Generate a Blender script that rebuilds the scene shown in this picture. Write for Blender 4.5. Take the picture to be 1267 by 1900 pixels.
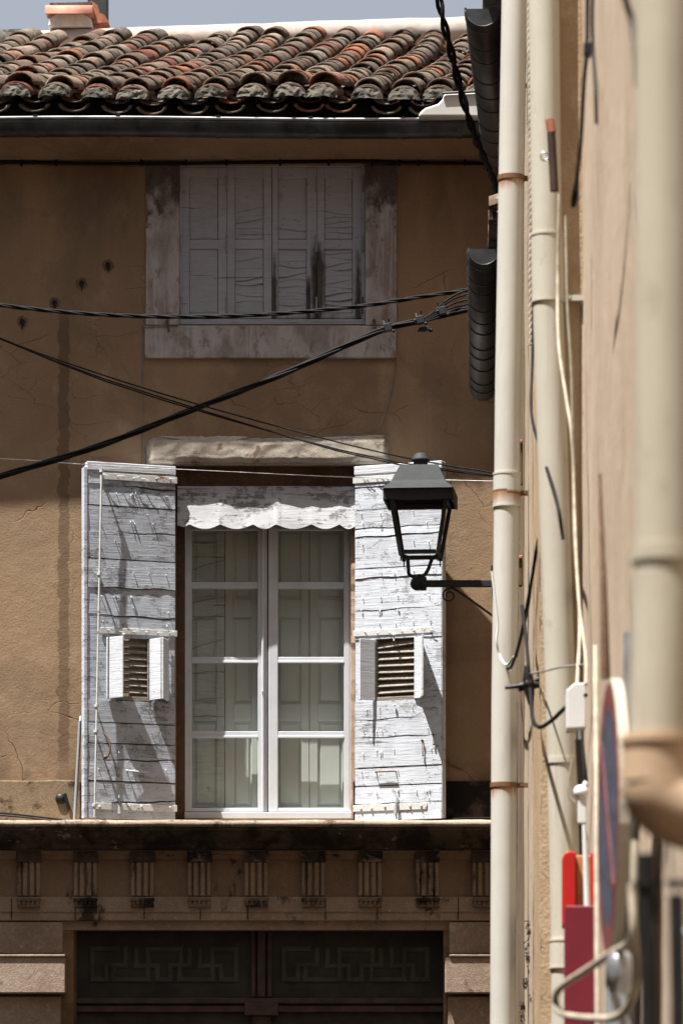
import bpy, math, random
from mathutils import Vector, noise as mnoise
R = math.radians
random.seed(7)
sc = bpy.context.scene
for o in list(bpy.data.objects): bpy.data.objects.remove(o)

# ------------------------------------------------------------------ camera, sky, sun, exposure
D = 24.0; F = 7200.0; VX = 870.0; HY = 2200.0; EYE = 1.6      # facade distance, focal px, vanishing point px, horizon px
cam = bpy.data.cameras.new('camera'); co = bpy.data.objects.new('camera', cam); sc.collection.objects.link(co)
co.location = (0, -D, EYE); co.rotation_euler = (R(90), 0, 0)
cam.sensor_fit = 'VERTICAL'; cam.sensor_height = 36; cam.sensor_width = 24
cam.lens = F/1900*36; cam.shift_x = -(VX-633.5)/1900; cam.shift_y = (HY-950)/1900
cam.clip_start = .1; cam.clip_end = 3000
cam.dof.use_dof = True; cam.dof.focus_distance = 23.6; cam.dof.aperture_fstop = 6.6
sc.camera = co
SD = Vector((1.4, 1.0, -4.6)).normalized()                      # direction the sunlight travels
w = bpy.data.worlds.new('World'); sc.world = w; w.use_nodes = True
wn = w.node_tree.nodes; bg = wn['Background']; sk = wn.new('ShaderNodeTexSky')
sk.sky_type = 'NISHITA'; sk.sun_disc = False
sk.sun_elevation = math.asin(-SD.z); sk.sun_rotation = math.atan2(-SD.x, -SD.y) % (2*math.pi)
sk.altitude = 100; sk.air_density = 1.0; sk.dust_density = 5.0; sk.ozone_density = 1.0
hs = wn.new('ShaderNodeHueSaturation'); hs.inputs['Saturation'].default_value = .46; hs.inputs['Value'].default_value = .88          # pale, hazy summer sky
w.node_tree.links.new(sk.outputs[0], hs.inputs['Color']); w.node_tree.links.new(hs.outputs[0], bg.inputs[0]); bg.inputs[1].default_value = 0.072
sl = bpy.data.lights.new('sun', 'SUN'); so = bpy.data.objects.new('sun', sl); sc.collection.objects.link(so)
sl.energy = 5.0; sl.angle = R(0.53); sl.color = (1.0, .96, .90)
so.rotation_euler = SD.to_track_quat('-Z', 'Y').to_euler(); so.location = (-6, -10, 20)
sc.view_settings.view_transform = 'Standard'; sc.view_settings.look = 'None'
sc.view_settings.exposure = 1.3; sc.view_settings.gamma = 1
sc.cycles.max_bounces = 6; sc.cycles.transparent_max_bounces = 16; sc.cycles.sample_clamp_indirect = 4

# ------------------------------------------------------------------ helpers
def V(px, py, off=0.0):
    """measured picture point (in photograph pixels) at a real distance `off` metres in front of the facade"""
    d = D-off
    return Vector(((px-VX)*d/F, -off, EYE+(HY-py)*d/F))
def ZZ(py, off=0.0): return EYE+(HY-py)*(D-off)/F
def XX(px, off=0.0): return (px-VX)*(D-off)/F
def VD(px, py, d): return V(px, py, D-d)

class MB:
    def __init__(s): s.v = []; s.f = []; s.sm = []
    def add(s, vs, fs, smooth=False):
        b = len(s.v); s.v += [Vector(a) for a in vs]; s.f += [[i+b for i in f] for f in fs]; s.sm += [smooth]*len(fs)
    def box(s, x0, x1, y0, y1, z0, z1):
        s.add([(x0,y0,z0),(x1,y0,z0),(x1,y1,z0),(x0,y1,z0),(x0,y0,z1),(x1,y0,z1),(x1,y1,z1),(x0,y1,z1)],
              [(0,3,2,1),(4,5,6,7),(0,1,5,4),(1,2,6,5),(2,3,7,6),(3,0,4,7)])
    def pbox(s, px0, px1, py0, py1, off, th, back=None):
        """box whose front face is at `off`, measured by picture edges; th = thickness to the rear"""
        s.box(XX(px0,off), XX(px1,off), -off, -off+th, ZZ(py1,off), ZZ(py0,off))
    def obox(s, c, ax, ay, az):
        c, ax, ay, az = Vector(c), Vector(ax), Vector(ay), Vector(az)
        p = [c+i*ax+j*ay+k*az for k in (-1,1) for j in (-1,1) for i in (-1,1)]
        s.add(p, [(0,2,3,1),(4,5,7,6),(0,1,5,4),(1,3,7,5),(3,2,6,7),(2,0,4,6)])
    def prism(s, pts, y0, y1):
        """outline in x,z extruded in y (pts counter-clockwise seen from the front)"""
        n = len(pts)
        s.add([(x,y0,z) for x,z in pts]+[(x,y1,z) for x,z in pts],
              [list(range(n)), [2*n-1-i for i in range(n)]]+[(i,i+n,(i+1)%n+n,(i+1)%n) for i in range(n)])
    def profx(s, prof, x0, x1):
        """profile in (y,z) extruded along x"""
        n = len(prof)
        s.add([(x0,y,z) for y,z in prof]+[(x1,y,z) for y,z in prof],
              [list(range(n)), [2*n-1-i for i in range(n)]]+[(i,i+n,(i+1)%n+n,(i+1)%n) for i in range(n)])
    def tube(s, pts, r, n=8, caps=True, smooth=True):
        pts = [Vector(p) for p in pts]; m = len(pts); rs = r if isinstance(r,(list,tuple)) else [r]*m
        vs = []; up = None
        for i, p in enumerate(pts):
            t = (pts[min(i+1,m-1)]-pts[max(i-1,0)])
            if t.length < 1e-9: t = Vector((0,0,1))
            t.normalize()
            if up is None: up = Vector((0,0,1)) if abs(t.z) < .9 else Vector((0,1,0))
            a = (up-t*up.dot(t))
            if a.length < 1e-6: a = t.orthogonal()
            a.normalize(); up = a; b = t.cross(a)
            for k in range(n):
                an = 2*math.pi*k/n
                vs.append(p+(a*math.cos(an)+b*math.sin(an))*rs[i])
        fs = [(i*n+k, i*n+(k+1)%n, (i+1)*n+(k+1)%n, (i+1)*n+k) for i in range(m-1) for k in range(n)]
        s.add(vs, fs, smooth)
        if caps: s.add(vs[:n], [list(range(n))[::-1]]); s.add(vs[-n:], [list(range(n))])
    def lathe(s, prof, c, n=20, axis='z'):
        c = Vector(c); vs = []
        for r, h in prof:
            for k in range(n):
                a = 2*math.pi*k/n
                q = Vector((r*math.cos(a), r*math.sin(a), h))
                if axis == 'y': q = Vector((q.x, h, q.y))
                if axis == 'x': q = Vector((h, q.x, q.y))
                vs.append(c+q)
        m = len(prof)
        s.add(vs, [(i*n+k, i*n+(k+1)%n, (i+1)*n+(k+1)%n, (i+1)*n+k) for i in range(m-1) for k in range(n)], True)
    def ball(s, c, r, n=8):
        s.lathe([(r*math.sin(math.pi*i/n)+1e-5, -r*math.cos(math.pi*i/n)) for i in range(n+1)], c, n*2)
    def build(s, name, mat, parent=None, bevel=0, seg=1, label=None):
        lo = Vector([min(v[i] for v in s.v) for i in range(3)]); hi = Vector([max(v[i] for v in s.v) for i in range(3)])
        o0 = Vector(((lo.x+hi.x)/2, (lo.y+hi.y)/2, lo.z))
        me = bpy.data.meshes.new(name); me.from_pydata([v-o0 for v in s.v], [], s.f)
        me.polygons.foreach_set('use_smooth', s.sm); me.update()
        o = bpy.data.objects.new(name, me); sc.collection.objects.link(o)
        me.materials.append(mat)
        pw = Vector(parent['_w']) if parent else Vector((0,0,0))
        o['_w'] = list(o0); o.location = o0-pw
        if parent: o.parent = parent
        if bevel:
            b = o.modifiers.new('bevel','BEVEL'); b.width = bevel; b.segments = seg; b.limit_method = 'ANGLE'; b.angle_limit = R(40)
        if label: o['label'] = label
        return o
def empty(name, loc, label, cat, group=None):
    o = bpy.data.objects.new(name, None); sc.collection.objects.link(o); o.location = loc; o['_w'] = list(loc)
    o.empty_display_size = .1; tag(o, label, cat, group); return o
def tag(o, label=None, cat=None, group=None, kind=None):
    if label: o['label'] = label
    if cat: o['category'] = cat
    if group: o['group'] = group
    if kind: o['kind'] = kind
    return o
def clone(o, delta, parent=None):
    c = o.copy(); sc.collection.objects.link(c)
    if parent is None: c.location = o.location+Vector(delta)
    if parent is not None: c.parent = parent
    for ch in list(o.children): clone(ch, delta, c)
    return c
def clone_part(o, delta):
    """copy a part (and its sub-parts) beside itself under the same thing"""
    c = o.copy(); sc.collection.objects.link(c); c.location = o.location+Vector(delta)
    for ch in list(o.children): clone(ch, delta, c)
    return c
def spline(pts, k=8):
    pts = [Vector(p) for p in pts]; out = []
    P = [pts[0]*2-pts[1]]+pts+[pts[-1]*2-pts[-2]]
    for i in range(1, len(P)-2):
        a,b,c,d = P[i-1],P[i],P[i+1],P[i+2]
        for j in range(k):
            t = j/k
            out.append(.5*((2*b)+(c-a)*t+(2*a-5*b+4*c-d)*t*t+(3*b-a-3*c+d)*t**3))
    out.append(pts[-1]); return out
def twist(mb, path, rs, ro, n, pitch, seg=6):
    """n strands of radius rs wound at radius ro round a path"""
    # resample
    L = [0]
    for a,b in zip(path, path[1:]): L.append(L[-1]+(b-a).length)
    N = max(8, int(L[-1]/(pitch/9))); res = []
    j = 0
    for i in range(N+1):
        t = L[-1]*i/N
        while j < len(L)-2 and L[j+1] < t: j += 1
        u = (t-L[j])/max(1e-9, L[j+1]-L[j]); res.append((path[j].lerp(path[j+1], u), t))
    for s_ in range(n):
        pts = []
        for i,(p,t) in enumerate(res):
            tg = (res[min(i+1,N)][0]-res[max(i-1,0)][0]).normalized()
            a = Vector((0,1,0)); a = (a-tg*a.dot(tg)).normalized(); b = tg.cross(a)
            an = 2*math.pi*(t/pitch+s_/n)
            pts.append(p+(a*math.cos(an)+b*math.sin(an))*ro)
        mb.tube(pts, rs, seg)
def n1(x, y=0.0, z=0.0): return mnoise.noise(Vector((x, y, z)))

# ------------------------------------------------------------------ materials
class G:
    def __init__(s, name):
        s.m = bpy.data.materials.new(name); s.m.use_nodes = True; s.t = s.m.node_tree; s.n = s.t.nodes; s.l = s.t.links
        s.b = s.n['Principled BSDF']; s.geo = s.n.new('ShaderNodeNewGeometry')
        s.sep = s.n.new('ShaderNodeSeparateXYZ'); s.l.new(s.geo.outputs['Position'], s.sep.inputs[0])
        s.X, s.Y, s.Z = s.sep.outputs[0], s.sep.outputs[1], s.sep.outputs[2]
    def put(s, inp, v):
        if hasattr(v, 'links') or isinstance(v, bpy.types.NodeSocket): s.l.new(v, inp)
        elif isinstance(v, (tuple, list)) and len(v) == 3 and inp.type == 'RGBA': inp.default_value = (*v, 1)
        else: inp.default_value = v
    def pos(s, sx=1, sy=1, sz=1, off=(0,0,0), rot=(0,0,0)):
        m = s.n.new('ShaderNodeMapping'); s.l.new(s.geo.outputs['Position'], m.inputs[0])
        m.inputs['Scale'].default_value = (sx,sy,sz); m.inputs['Location'].default_value = off; m.inputs['Rotation'].default_value = rot
        return m.outputs[0]
    def noise(s, vec, sc_=1, det=4, ro=.55, dist=0):
        x = s.n.new('ShaderNodeTexNoise'); s.l.new(vec, x.inputs['Vector']); x.inputs['Scale'].default_value = sc_
        x.inputs['Detail'].default_value = det; x.inputs['Roughness'].default_value = ro; x.inputs['Distortion'].default_value = dist
        return x.outputs[0]
    def vor(s, vec, sc_=1, feat='DISTANCE_TO_EDGE'):
        x = s.n.new('ShaderNodeTexVoronoi'); x.feature = feat; s.l.new(vec, x.inputs['Vector']); x.inputs['Scale'].default_value = sc_
        return x.outputs['Distance']
    def warp(s, vec, amt, sc_):
        x = s.n.new('ShaderNodeTexNoise'); s.l.new(vec, x.inputs['Vector']); x.inputs['Scale'].default_value = sc_; x.inputs['Detail'].default_value = 3
        a = s.n.new('ShaderNodeVectorMath'); a.operation = 'MULTIPLY_ADD'
        s.l.new(x.outputs[1], a.inputs[0]); a.inputs[1].default_value = (amt,)*3; s.l.new(vec, a.inputs[2]); return a.outputs[0]
    def ramp(s, fac, stops, interp='LINEAR'):
        r = s.n.new('ShaderNodeValToRGB'); s.put(r.inputs[0], fac); e = r.color_ramp.elements; r.color_ramp.interpolation = interp
        while len(e) < len(stops): e.new(.5)
        for el, (p, c) in zip(e, stops):
            el.position = p; el.color = (c,c,c,1) if isinstance(c,(int,float)) else (*c,1)
        return r.outputs[0]
    def mask(s, fac, a, b):
        m = s.n.new('ShaderNodeMapRange'); s.put(m.inputs[0], fac); m.inputs[1].default_value = a; m.inputs[2].default_value = b
        m.interpolation_type = 'SMOOTHSTEP'; return m.outputs[0]
    def mix(s, f, a, b, mode='MIX'):
        m = s.n.new('ShaderNodeMix'); m.data_type = 'RGBA'; m.blend_type = mode
        s.put(m.inputs[0], f); s.put(m.inputs[6], a); s.put(m.inputs[7], b); return m.outputs[2]
    def ma(s, op, a, b=0.0):
        m = s.n.new('ShaderNodeMath'); m.operation = op; s.put(m.inputs[0], a); s.put(m.inputs[1], b); return m.outputs[0]
    def bump(s, h, st=.5, dist=.01, nrm=None):
        b = s.n.new('ShaderNodeBump'); s.put(b.inputs['Height'], h); b.inputs['Strength'].default_value = st; b.inputs['Distance'].default_value = dist
        if nrm: s.l.new(nrm, b.inputs['Normal'])
        return b.outputs[0]
    def out(s, col, rough=.8, nrm=None, metal=0, spec=.3):
        s.put(s.b.inputs['Base Color'], col); s.put(s.b.inputs['Roughness'], rough)
        s.b.inputs['Metallic'].default_value = metal; s.b.inputs['Specular IOR Level'].default_value = spec
        if nrm: s.l.new(nrm, s.b.inputs['Normal'])
        return s.m
def simple(name, col, rough=.6, metal=0, var=.25, sc_=20, bump=.2, spec=.3, dirt=None):
    g = G(name); n = g.noise(g.pos(), sc_, 5, .6)
    c = g.mix(g.mask(n,.3,.7), tuple(x*(1-var) for x in col), tuple(min(1,x*(1+var)) for x in col))
    if dirt: c = g.mix(g.mask(g.noise(g.pos(), sc_*.35, 6, .65), .52, .66), c, dirt)
    return g.out(c, rough, g.bump(n, bump, .002), metal, spec)

def plaster(name, base, dark, light, stain=None, crack=True, fine=1.0, streak=False):
    g = G(name)
    big = g.noise(g.pos(1,1,.7), 1.1, 6, .6, .4); med = g.noise(g.pos(1,1,.8), 5, 6, .65)
    fin = g.noise(g.pos(), 70, 4, .7); pit = g.vor(g.pos(1,1,1), 55, 'F1')
    c = g.mix(g.mask(big,.35,.65), dark, base)
    c = g.mix(g.ma('MULTIPLY', g.mask(med,.5,.75), .7), c, light)
    c = g.mix(g.ma('MULTIPLY', g.mask(fin,.55,.35), .25), c, tuple(x*.6 for x in base))
    patch = g.noise(g.pos(1.2,1,.8,off=(8,1,3)), .9, 7, .72, .8); c = g.mix(g.ma('MULTIPLY', g.mask(patch,.50,.56), .28), c, tuple(x*.62 for x in dark)); run = g.noise(g.pos(16,16,.7), 1, 5, .65)
    c = g.mix(g.ma('MULTIPLY', g.mask(run,.58,.72), .22), c, tuple(x*.6 for x in dark))
    pk = g.mask(g.noise(g.pos(1,1,1.6,off=(2,6,2)), 34, 3, .6), .66, .72); c = g.mix(g.ma('MULTIPLY', pk, .35), c, tuple(x*.5 for x in dark))
    h = g.ma('ADD', g.ma('MULTIPLY', fin, .35*fine), g.ma('MULTIPLY', med, .8))
    h = g.ma('ADD', h, g.ma('MULTIPLY', g.mask(pit,.0,.25), .18*fine)); h = g.ma('SUBTRACT', h, g.ma('MULTIPLY', pk, .35))
    trow = g.noise(g.pos(1.2,1,1.5,rot=(0,.6,0)), 7, 5, .65, .3); h = g.ma('ADD', h, g.ma('MULTIPLY', trow, .55))
    if crack:
        ed = g.vor(g.warp(g.pos(1,1,1.3), .28, 3.2), 1.15)
        km = g.mask(g.noise(g.pos(off=(3,1,7)), 1.4, 2), .52, .62)
        ck = g.ma('MULTIPLY', g.mask(ed, .004, .0008), km)
        ed2 = g.vor(g.warp(g.pos(1,1,1.6,off=(4,0,2)), .2, 5), 4.2)
        ck2 = g.ma('MULTIPLY', g.ma('MULTIPLY', g.mask(ed2, .012, .002), g.mask(g.noise(g.pos(off=(9,1,2)), 1.7, 2), .55, .66)), .6)
        ck = g.ma('MAXIMUM', ck, ck2)
        c = g.mix(g.ma('MULTIPLY', ck, .6), c, (.10,.065,.04)); h = g.ma('SUBTRACT', h, g.ma('MULTIPLY', ck, .9))
    if stain:
        c, h = stain(g, c, h)
    return g.out(c, .93, g.bump(h, .8, .007), 0, .12)

def facade_stain(g, c, h):
    # old water-trail beside the window: a darker band with lumpy sides and pale specks
    x0 = XX(119); wob = g.ma('MULTIPLY', g.ma('SUBTRACT', g.noise(g.pos(2,1,9), 1.4, 4), .5), .09)
    dx = g.ma('ABSOLUTE', g.ma('ADD', g.ma('SUBTRACT', g.X, x0), wob))
    m = g.ma('MULTIPLY', g.mask(dx, .037, .028), g.mask(g.Z, ZZ(1450), ZZ(1380)))
    m = g.ma('MULTIPLY', m, g.mask(g.Z, ZZ(570), ZZ(600)))
    m = g.ma('MULTIPLY', m, .62)
    c = g.mix(m, c, (.12,.072,.045))
    sp = g.ma('MULTIPLY', g.mask(g.noise(g.pos(), 160, 2), .68, .72), m)
    c = g.mix(g.ma('MULTIPLY', sp, .8), c, (.6,.55,.5))
    # patchy darkening towards the eaves, grime near the skirting
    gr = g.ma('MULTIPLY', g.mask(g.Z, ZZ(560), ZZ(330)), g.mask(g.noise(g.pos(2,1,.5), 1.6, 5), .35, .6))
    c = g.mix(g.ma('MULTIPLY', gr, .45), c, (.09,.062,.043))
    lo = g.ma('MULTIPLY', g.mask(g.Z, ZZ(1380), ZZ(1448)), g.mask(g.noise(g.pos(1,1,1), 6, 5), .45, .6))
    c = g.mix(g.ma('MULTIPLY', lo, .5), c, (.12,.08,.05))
    return c, h
M = {}
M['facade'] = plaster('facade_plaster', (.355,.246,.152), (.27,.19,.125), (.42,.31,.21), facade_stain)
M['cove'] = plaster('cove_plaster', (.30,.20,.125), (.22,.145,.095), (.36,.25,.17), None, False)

def stone(name, base, dark, light, thr=(.5,.62), stainc=(.028,.024,.02), vert=.5, pale=None, blocks=False):
    g = G(name)
    a = g.noise(g.pos(1,1,vert), 4.5, 7, .68, .3); b = g.noise(g.pos(), 24, 6, .7); f = g.noise(g.pos(), 130, 3, .6)
    c = g.mix(g.mask(g.noise(g.pos(1,1,.6,off=(5,2,0)), 2.3, 5),.35,.65), dark, base)
    c = g.mix(g.ma('MULTIPLY', g.mask(b,.45,.75), .6), c, light)
    c = g.mix(g.ma('MULTIPLY', g.mask(f,.6,.35), .35), c, tuple(x*.5 for x in dark))
    st = g.mask(g.ma('ADD', g.ma('MULTIPLY', a, .8), g.ma('MULTIPLY', b, .2)), *thr)
    c = g.mix(g.ma('MULTIPLY', st, .92), c, stainc)
    if pale:
        c = g.mix(g.mask(g.noise(g.pos(1,1,1.4,off=(1,8,3)), 6.5, 6, .7), pale[0], pale[0]+.06), c, pale[1])
    h = g.ma('ADD', g.ma('MULTIPLY', b, .7), g.ma('MULTIPLY', f, .3))
    return g.out(c, .92, g.bump(h, .8, .006), 0, .12)
M['frieze'] = stone('frieze_stone', (.37,.275,.20), (.27,.19,.135), (.45,.355,.27), (.56,.65))
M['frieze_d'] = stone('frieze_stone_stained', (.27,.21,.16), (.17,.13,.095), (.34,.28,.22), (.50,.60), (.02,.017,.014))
M['frieze_m'] = stone('frieze_stone_streaked', (.41,.325,.24), (.29,.22,.16), (.50,.41,.32), (.54,.63), (.05,.038,.028), .22)
M['archi'] = stone('architrave_stone', (.46,.36,.285), (.34,.255,.19), (.56,.47,.40), (.58,.66), (.05,.038,.03), .5, (.60,(.50,.44,.40)))
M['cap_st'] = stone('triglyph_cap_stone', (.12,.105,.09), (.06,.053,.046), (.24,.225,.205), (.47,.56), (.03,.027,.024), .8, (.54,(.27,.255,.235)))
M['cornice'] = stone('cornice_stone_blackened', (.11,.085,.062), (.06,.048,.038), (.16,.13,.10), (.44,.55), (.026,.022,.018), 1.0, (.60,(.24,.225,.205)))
M['ledge'] = stone('ledge_mortar', (.36,.30,.235), (.25,.2,.15), (.46,.40,.33), (.53,.6), (.07,.055,.04))
M['skirt'] = stone('skirting_plaster_dirty', (.27,.2,.13), (.17,.125,.085), (.33,.26,.18), (.5,.6), (.04,.03,.022), 1)
M['skirt_b'] = stone('skirting_plaster_black', (.10,.075,.055), (.06,.045,.035), (.14,.11,.08), (.42,.54), (.012,.011,.01), 1)
M['lintel'] = stone('rough_lintel_stone', (.50,.45,.385), (.38,.33,.275), (.60,.55,.48), (.555,.60), (.20,.145,.10), 1, (.60,(.42,.42,.44)))
def surround():
    g = G('surround_flaking_render'); a = g.noise(g.pos(1,1,.45), 5, 6, .65, .3); b = g.noise(g.pos(1,1,.6,off=(4,1,2)), 13, 6, .7); f = g.noise(g.pos(), 90, 4, .65); v = g.noise(g.pos(22,22,1.4), 1, 5, .65)
    c = g.mix(g.mask(a,.38,.62), (.29,.255,.23), (.48,.47,.475)); c = g.mix(g.ma('MULTIPLY', g.mask(v,.5,.68), .6), c, (.52,.53,.56))
    c = g.mix(g.ma('MULTIPLY', g.mask(b,.54,.62), .65), c, (.22,.155,.11)); c = g.mix(g.ma('MULTIPLY', g.mask(f,.56,.64), .3), c, (.52,.49,.45))
    soot = g.mask(g.ma('ADD', g.Z, g.ma('MULTIPLY', g.ma('SUBTRACT', b, .5), .9)), ZZ(425), ZZ(345)); soot = g.ma('MULTIPLY', soot, g.mask(g.ma('ADD', a, g.ma('MULTIPLY', f,.3)), .42, .62))
    c = g.mix(g.ma('MULTIPLY', soot, .85), c, (.055,.043,.036))
    return g.out(c, .92, g.bump(g.ma('ADD', b, g.ma('MULTIPLY', f,.4)), .7, .006), 0, .12)
M['surround'] = surround()
M['jamb'] = stone('jamb_old_wood', (.15,.095,.062), (.10,.062,.04), (.22,.15,.1), (.6,.7), (.03,.02,.015), .2)
M['jamb_stone'] = stone('jamb_crumbling_mortar', (.40,.29,.21), (.28,.19,.135), (.5,.4,.31), (.56,.64), (.09,.06,.045), 1)
M['lead'] = stone('mortar_plug', (.13,.12,.10), (.07,.065,.055), (.22,.205,.175), (.49,.57), (.02,.018,.015), 1)

def peel(name, paint, grey=(.22,.215,.21), amt=.56, hs=1.0, gdirt=.5):
    g = G(name)
    gr = g.noise(g.warp(g.pos(3,3,46,off=(.3,0,0)), .9, .5), 1.3, 6, .66)                 # long horizontal grain
    ln = g.noise(g.pos(5,5,150), 1, 4, .6); fl = g.noise(g.pos(1,1,1.4), 13, 8, .75, .3); fl2 = g.noise(g.pos(1,1,2.4), 42, 5, .7)
    big = g.noise(g.pos(1,1,1), 3.3, 4, .6)
    f = g.ma('ADD', g.ma('MULTIPLY', fl, .55), g.ma('MULTIPLY', gr, .25)); f = g.ma('ADD', f, g.ma('MULTIPLY', fl2, .2))
    f = g.ma('ADD', f, g.ma('MULTIPLY', g.ma('SUBTRACT', big, .5), .25))
    bare = g.mask(f, amt, amt+.03); rim = g.ma('MULTIPLY', g.mask(f, amt-.022, amt), g.mask(f, amt+.03, amt+.006))
    fine = g.noise(g.warp(g.pos(9,9,330), .5, 2), 1, 3, .6)
    blotch = g.noise(g.pos(1,1,1.3,off=(6,2,1)), 7, 6, .7)
    pc = g.mix(g.ma('MULTIPLY', g.mask(blotch,.42,.66), .55), paint, tuple(x*.80 for x in paint))
    pc = g.mix(g.ma('MULTIPLY', g.mask(fine,.55,.68), gdirt), pc, tuple(x*.42 for x in paint))
    pc = g.mix(g.ma('MULTIPLY', g.mask(ln,.60,.70), gdirt*.8), pc, tuple(x*.5 for x in paint))
    wc = g.mix(g.mask(fine,.35,.62), tuple(x*1.35 for x in grey), tuple(x*.55 for x in grey))
    wc = g.mix(g.ma('MULTIPLY', g.mask(fl2,.5,.62), .5), wc, tuple(min(.6,x*1.9) for x in grey))
    c = g.mix(g.ma('MULTIPLY', bare, .85), pc, wc); c = g.mix(g.ma('MULTIPLY', rim, .3), c, tuple(x*.45 for x in grey))
    ck = g.mask(g.noise(g.warp(g.pos(1.6,1.6,40,off=(2,0,5)), .6, .7), 1.0, 5, .6), .655, .685)
    c = g.mix(g.ma('MULTIPLY', ck, .5), c, (.09,.085,.08))
    rust = g.mask(g.noise(g.pos(1,1,1,off=(3,3,3)), 23, 3), .69, .75)
    c = g.mix(g.ma('MULTIPLY', rust, .55), c, (.30,.19,.10))
    h = g.ma('SUBTRACT', g.ma('MULTIPLY', ln, .35), g.ma('MULTIPLY', bare, .55)); h = g.ma('SUBTRACT', h, g.ma('MULTIPLY', ck, 1.2))
    h = g.ma('ADD', h, g.ma('MULTIPLY', gr, .6)); h = g.ma('ADD', h, g.ma('MULTIPLY', fine, .35))
    return g.out(c, .78, g.bump(h, .85, .0045), 0, .15)
M['board'] = peel('shutter_peeling_white_paint', (.62,.66,.725), (.36,.365,.375), .555)
M['board_grey'] = peel('shutter_weathered_paint', (.52,.56,.63), (.26,.27,.285), .532)
M['slat'] = peel('louvre_bare_wood', (.42,.38,.33), (.22,.2,.175), .44)
M['valance'] = peel('valance_flaking_paint', (.50,.515,.535), (.18,.172,.165), .540, gdirt=.4)
M['cap'] = peel('shutter_frame_paint', (.64,.665,.71), (.3,.29,.28), .62)
M['upper'] = peel('upper_shutter_grey_paint', (.46,.49,.54), (.2,.2,.2), .64, gdirt=.45)
def worn():
    g = G('upper_shutter_worn_paint'); ln = g.noise(g.pos(4,4,120), 1, 4, .6); vl = g.noise(g.pos(60,60,3), 1, 5, .65); n = g.noise(g.pos(1,1,.6), 9, 6, .65)
    fl = g.noise(g.pos(1,1,1.5), 30, 6, .7)
    c = g.mix(g.ma('MULTIPLY', g.mask(ln,.55,.7), .5), (.43,.46,.51), (.25,.26,.28))
    w_ = None
    for (px,hw,py0) in ((590,20,400),(572,8,470),(508,9,440),(664,12,440)):
        d_ = g.ma('SUBTRACT', 1.0, g.ma('DIVIDE', g.ma('ABSOLUTE', g.ma('SUBTRACT', g.X, XX(px))), hw/300)); zf = g.mask(g.Z, ZZ(py0), ZZ(py0+90))
        q = g.ma('MULTIPLY', g.ma('MAXIMUM', d_, 0.0), zf); w_ = q if w_ is None else g.ma('MAXIMUM', w_, q)
    lowz = g.mask(g.Z, ZZ(560), ZZ(598)); w_ = g.ma('MAXIMUM', g.ma('MULTIPLY', w_, 1.0), g.ma('MULTIPLY', lowz, .6))
    t = g.ma('ADD', g.ma('MULTIPLY', w_, .45), g.ma('ADD', g.ma('MULTIPLY', vl, .35), g.ma('MULTIPLY', n, .65)))
    m = g.mask(t, .56, .84); c = g.mix(m, c, g.mix(g.mask(vl,.4,.6), (.045,.04,.036), (.11,.10,.092)))
    c = g.mix(g.ma('MULTIPLY', g.mask(fl,.60,.64), .5), c, (.13,.125,.12))
    h = g.ma('SUBTRACT', g.ma('MULTIPLY', ln,.5), g.ma('MULTIPLY', m,.6)); return g.out(c, .8, g.bump(h,.7,.004), 0, .15)
M['upper_worn'] = worn()
M['upper_rot'] = peel('upper_shutter_rotten_wood', (.20,.2,.21), (.075,.068,.06), .44, gdirt=.6)
def rusty(name, col, thr=.58):
    g = G(name); a = g.noise(g.pos(), 16, 6, .7); b = g.noise(g.pos(), 70, 4, .6)
    c = g.mix(g.mask(g.ma('ADD', g.ma('MULTIPLY', a,.7), g.ma('MULTIPLY', b,.3)), thr, thr+.05), col, (.26,.10,.04))
    c = g.mix(g.ma('MULTIPLY', g.mask(b,.5,.7), .3), c, tuple(x*.5 for x in col))
    return g.out(c, .55, g.bump(a,.4,.003), 0, .4)
M['iron_w'] = rusty('white_painted_iron', (.60,.61,.60), .56)
M['iron_g'] = rusty('grey_iron', (.30,.32,.34), .66)
M['rust'] = rusty('rusted_iron', (.16,.085,.045), .55)
M['winwhite'] = simple('window_white_paint', (.60,.63,.67), .45, 0, .06, 9, .1, .4, None)
M['inner'] = simple('inner_shutter_sage_paint', (.56,.585,.55), .6, 0, .07, 3, .05)
M['inner_refl'] = peel('reflected_boards_paint', (.56,.60,.58), (.42,.45,.44), .64)  # pale boarded surface imitates the open shutter mirrored in the left panes
M['refl_seam'] = simple('reflected_seam_tone', (.30,.32,.30), .8)
M['curtain'] = simple('lace_panel', (.58,.6,.56), .9, 0, .12, 14, .3)
M['dark'] = simple('dark_void', (.012,.011,.01), .9)
M['zinc_d'] = simple('weathered_dark_zinc', (.07,.075,.082), .42, .6, .35, 7, .25, .5, (.03,.03,.03))
M['zinc_l'] = simple('bright_zinc', (.58,.57,.54), .5, .15, .08, 5, .15, .5)
M['zinc_m'] = simple('zinc_rim_highlight', (.36,.36,.36), .5, .3, .3, 9, .2)  # lighter than the gutter, puts the sunlit rim highlight into the colour
M['gutter_b'] = simple('dark_slate_plastic_gutter', (.045,.048,.052), .42, 0, .25, 6, .1, .5)
M['cable'] = simple('black_cable', (.009,.009,.0095), .65, 0, .3, 60, .2, .15)
M['cable_g'] = simple('grey_cable', (.2,.19,.18), .6)
M['cable_w'] = simple('cream_cable', (.38,.335,.26), .6)
M['wire'] = simple('bright_steel_wire', (.5,.5,.5), .4, .8)
M['lamp'] = simple('street_lamp_charcoal_paint', (.035,.039,.042), .62, 0, .12, 30, .06, .15)
M['reflector'] = simple('lamp_reflector_white', (.55,.52,.45), .6)
M['gate'] = simple('gate_dark_oxblood_paint', (.046,.045,.040), .5, 0, .3, 6, .15, .3)
M['gate_k'] = simple('gate_key_relief_paint', (.078,.082,.070), .5, 0, .3, 6, .15, .3)
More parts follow.
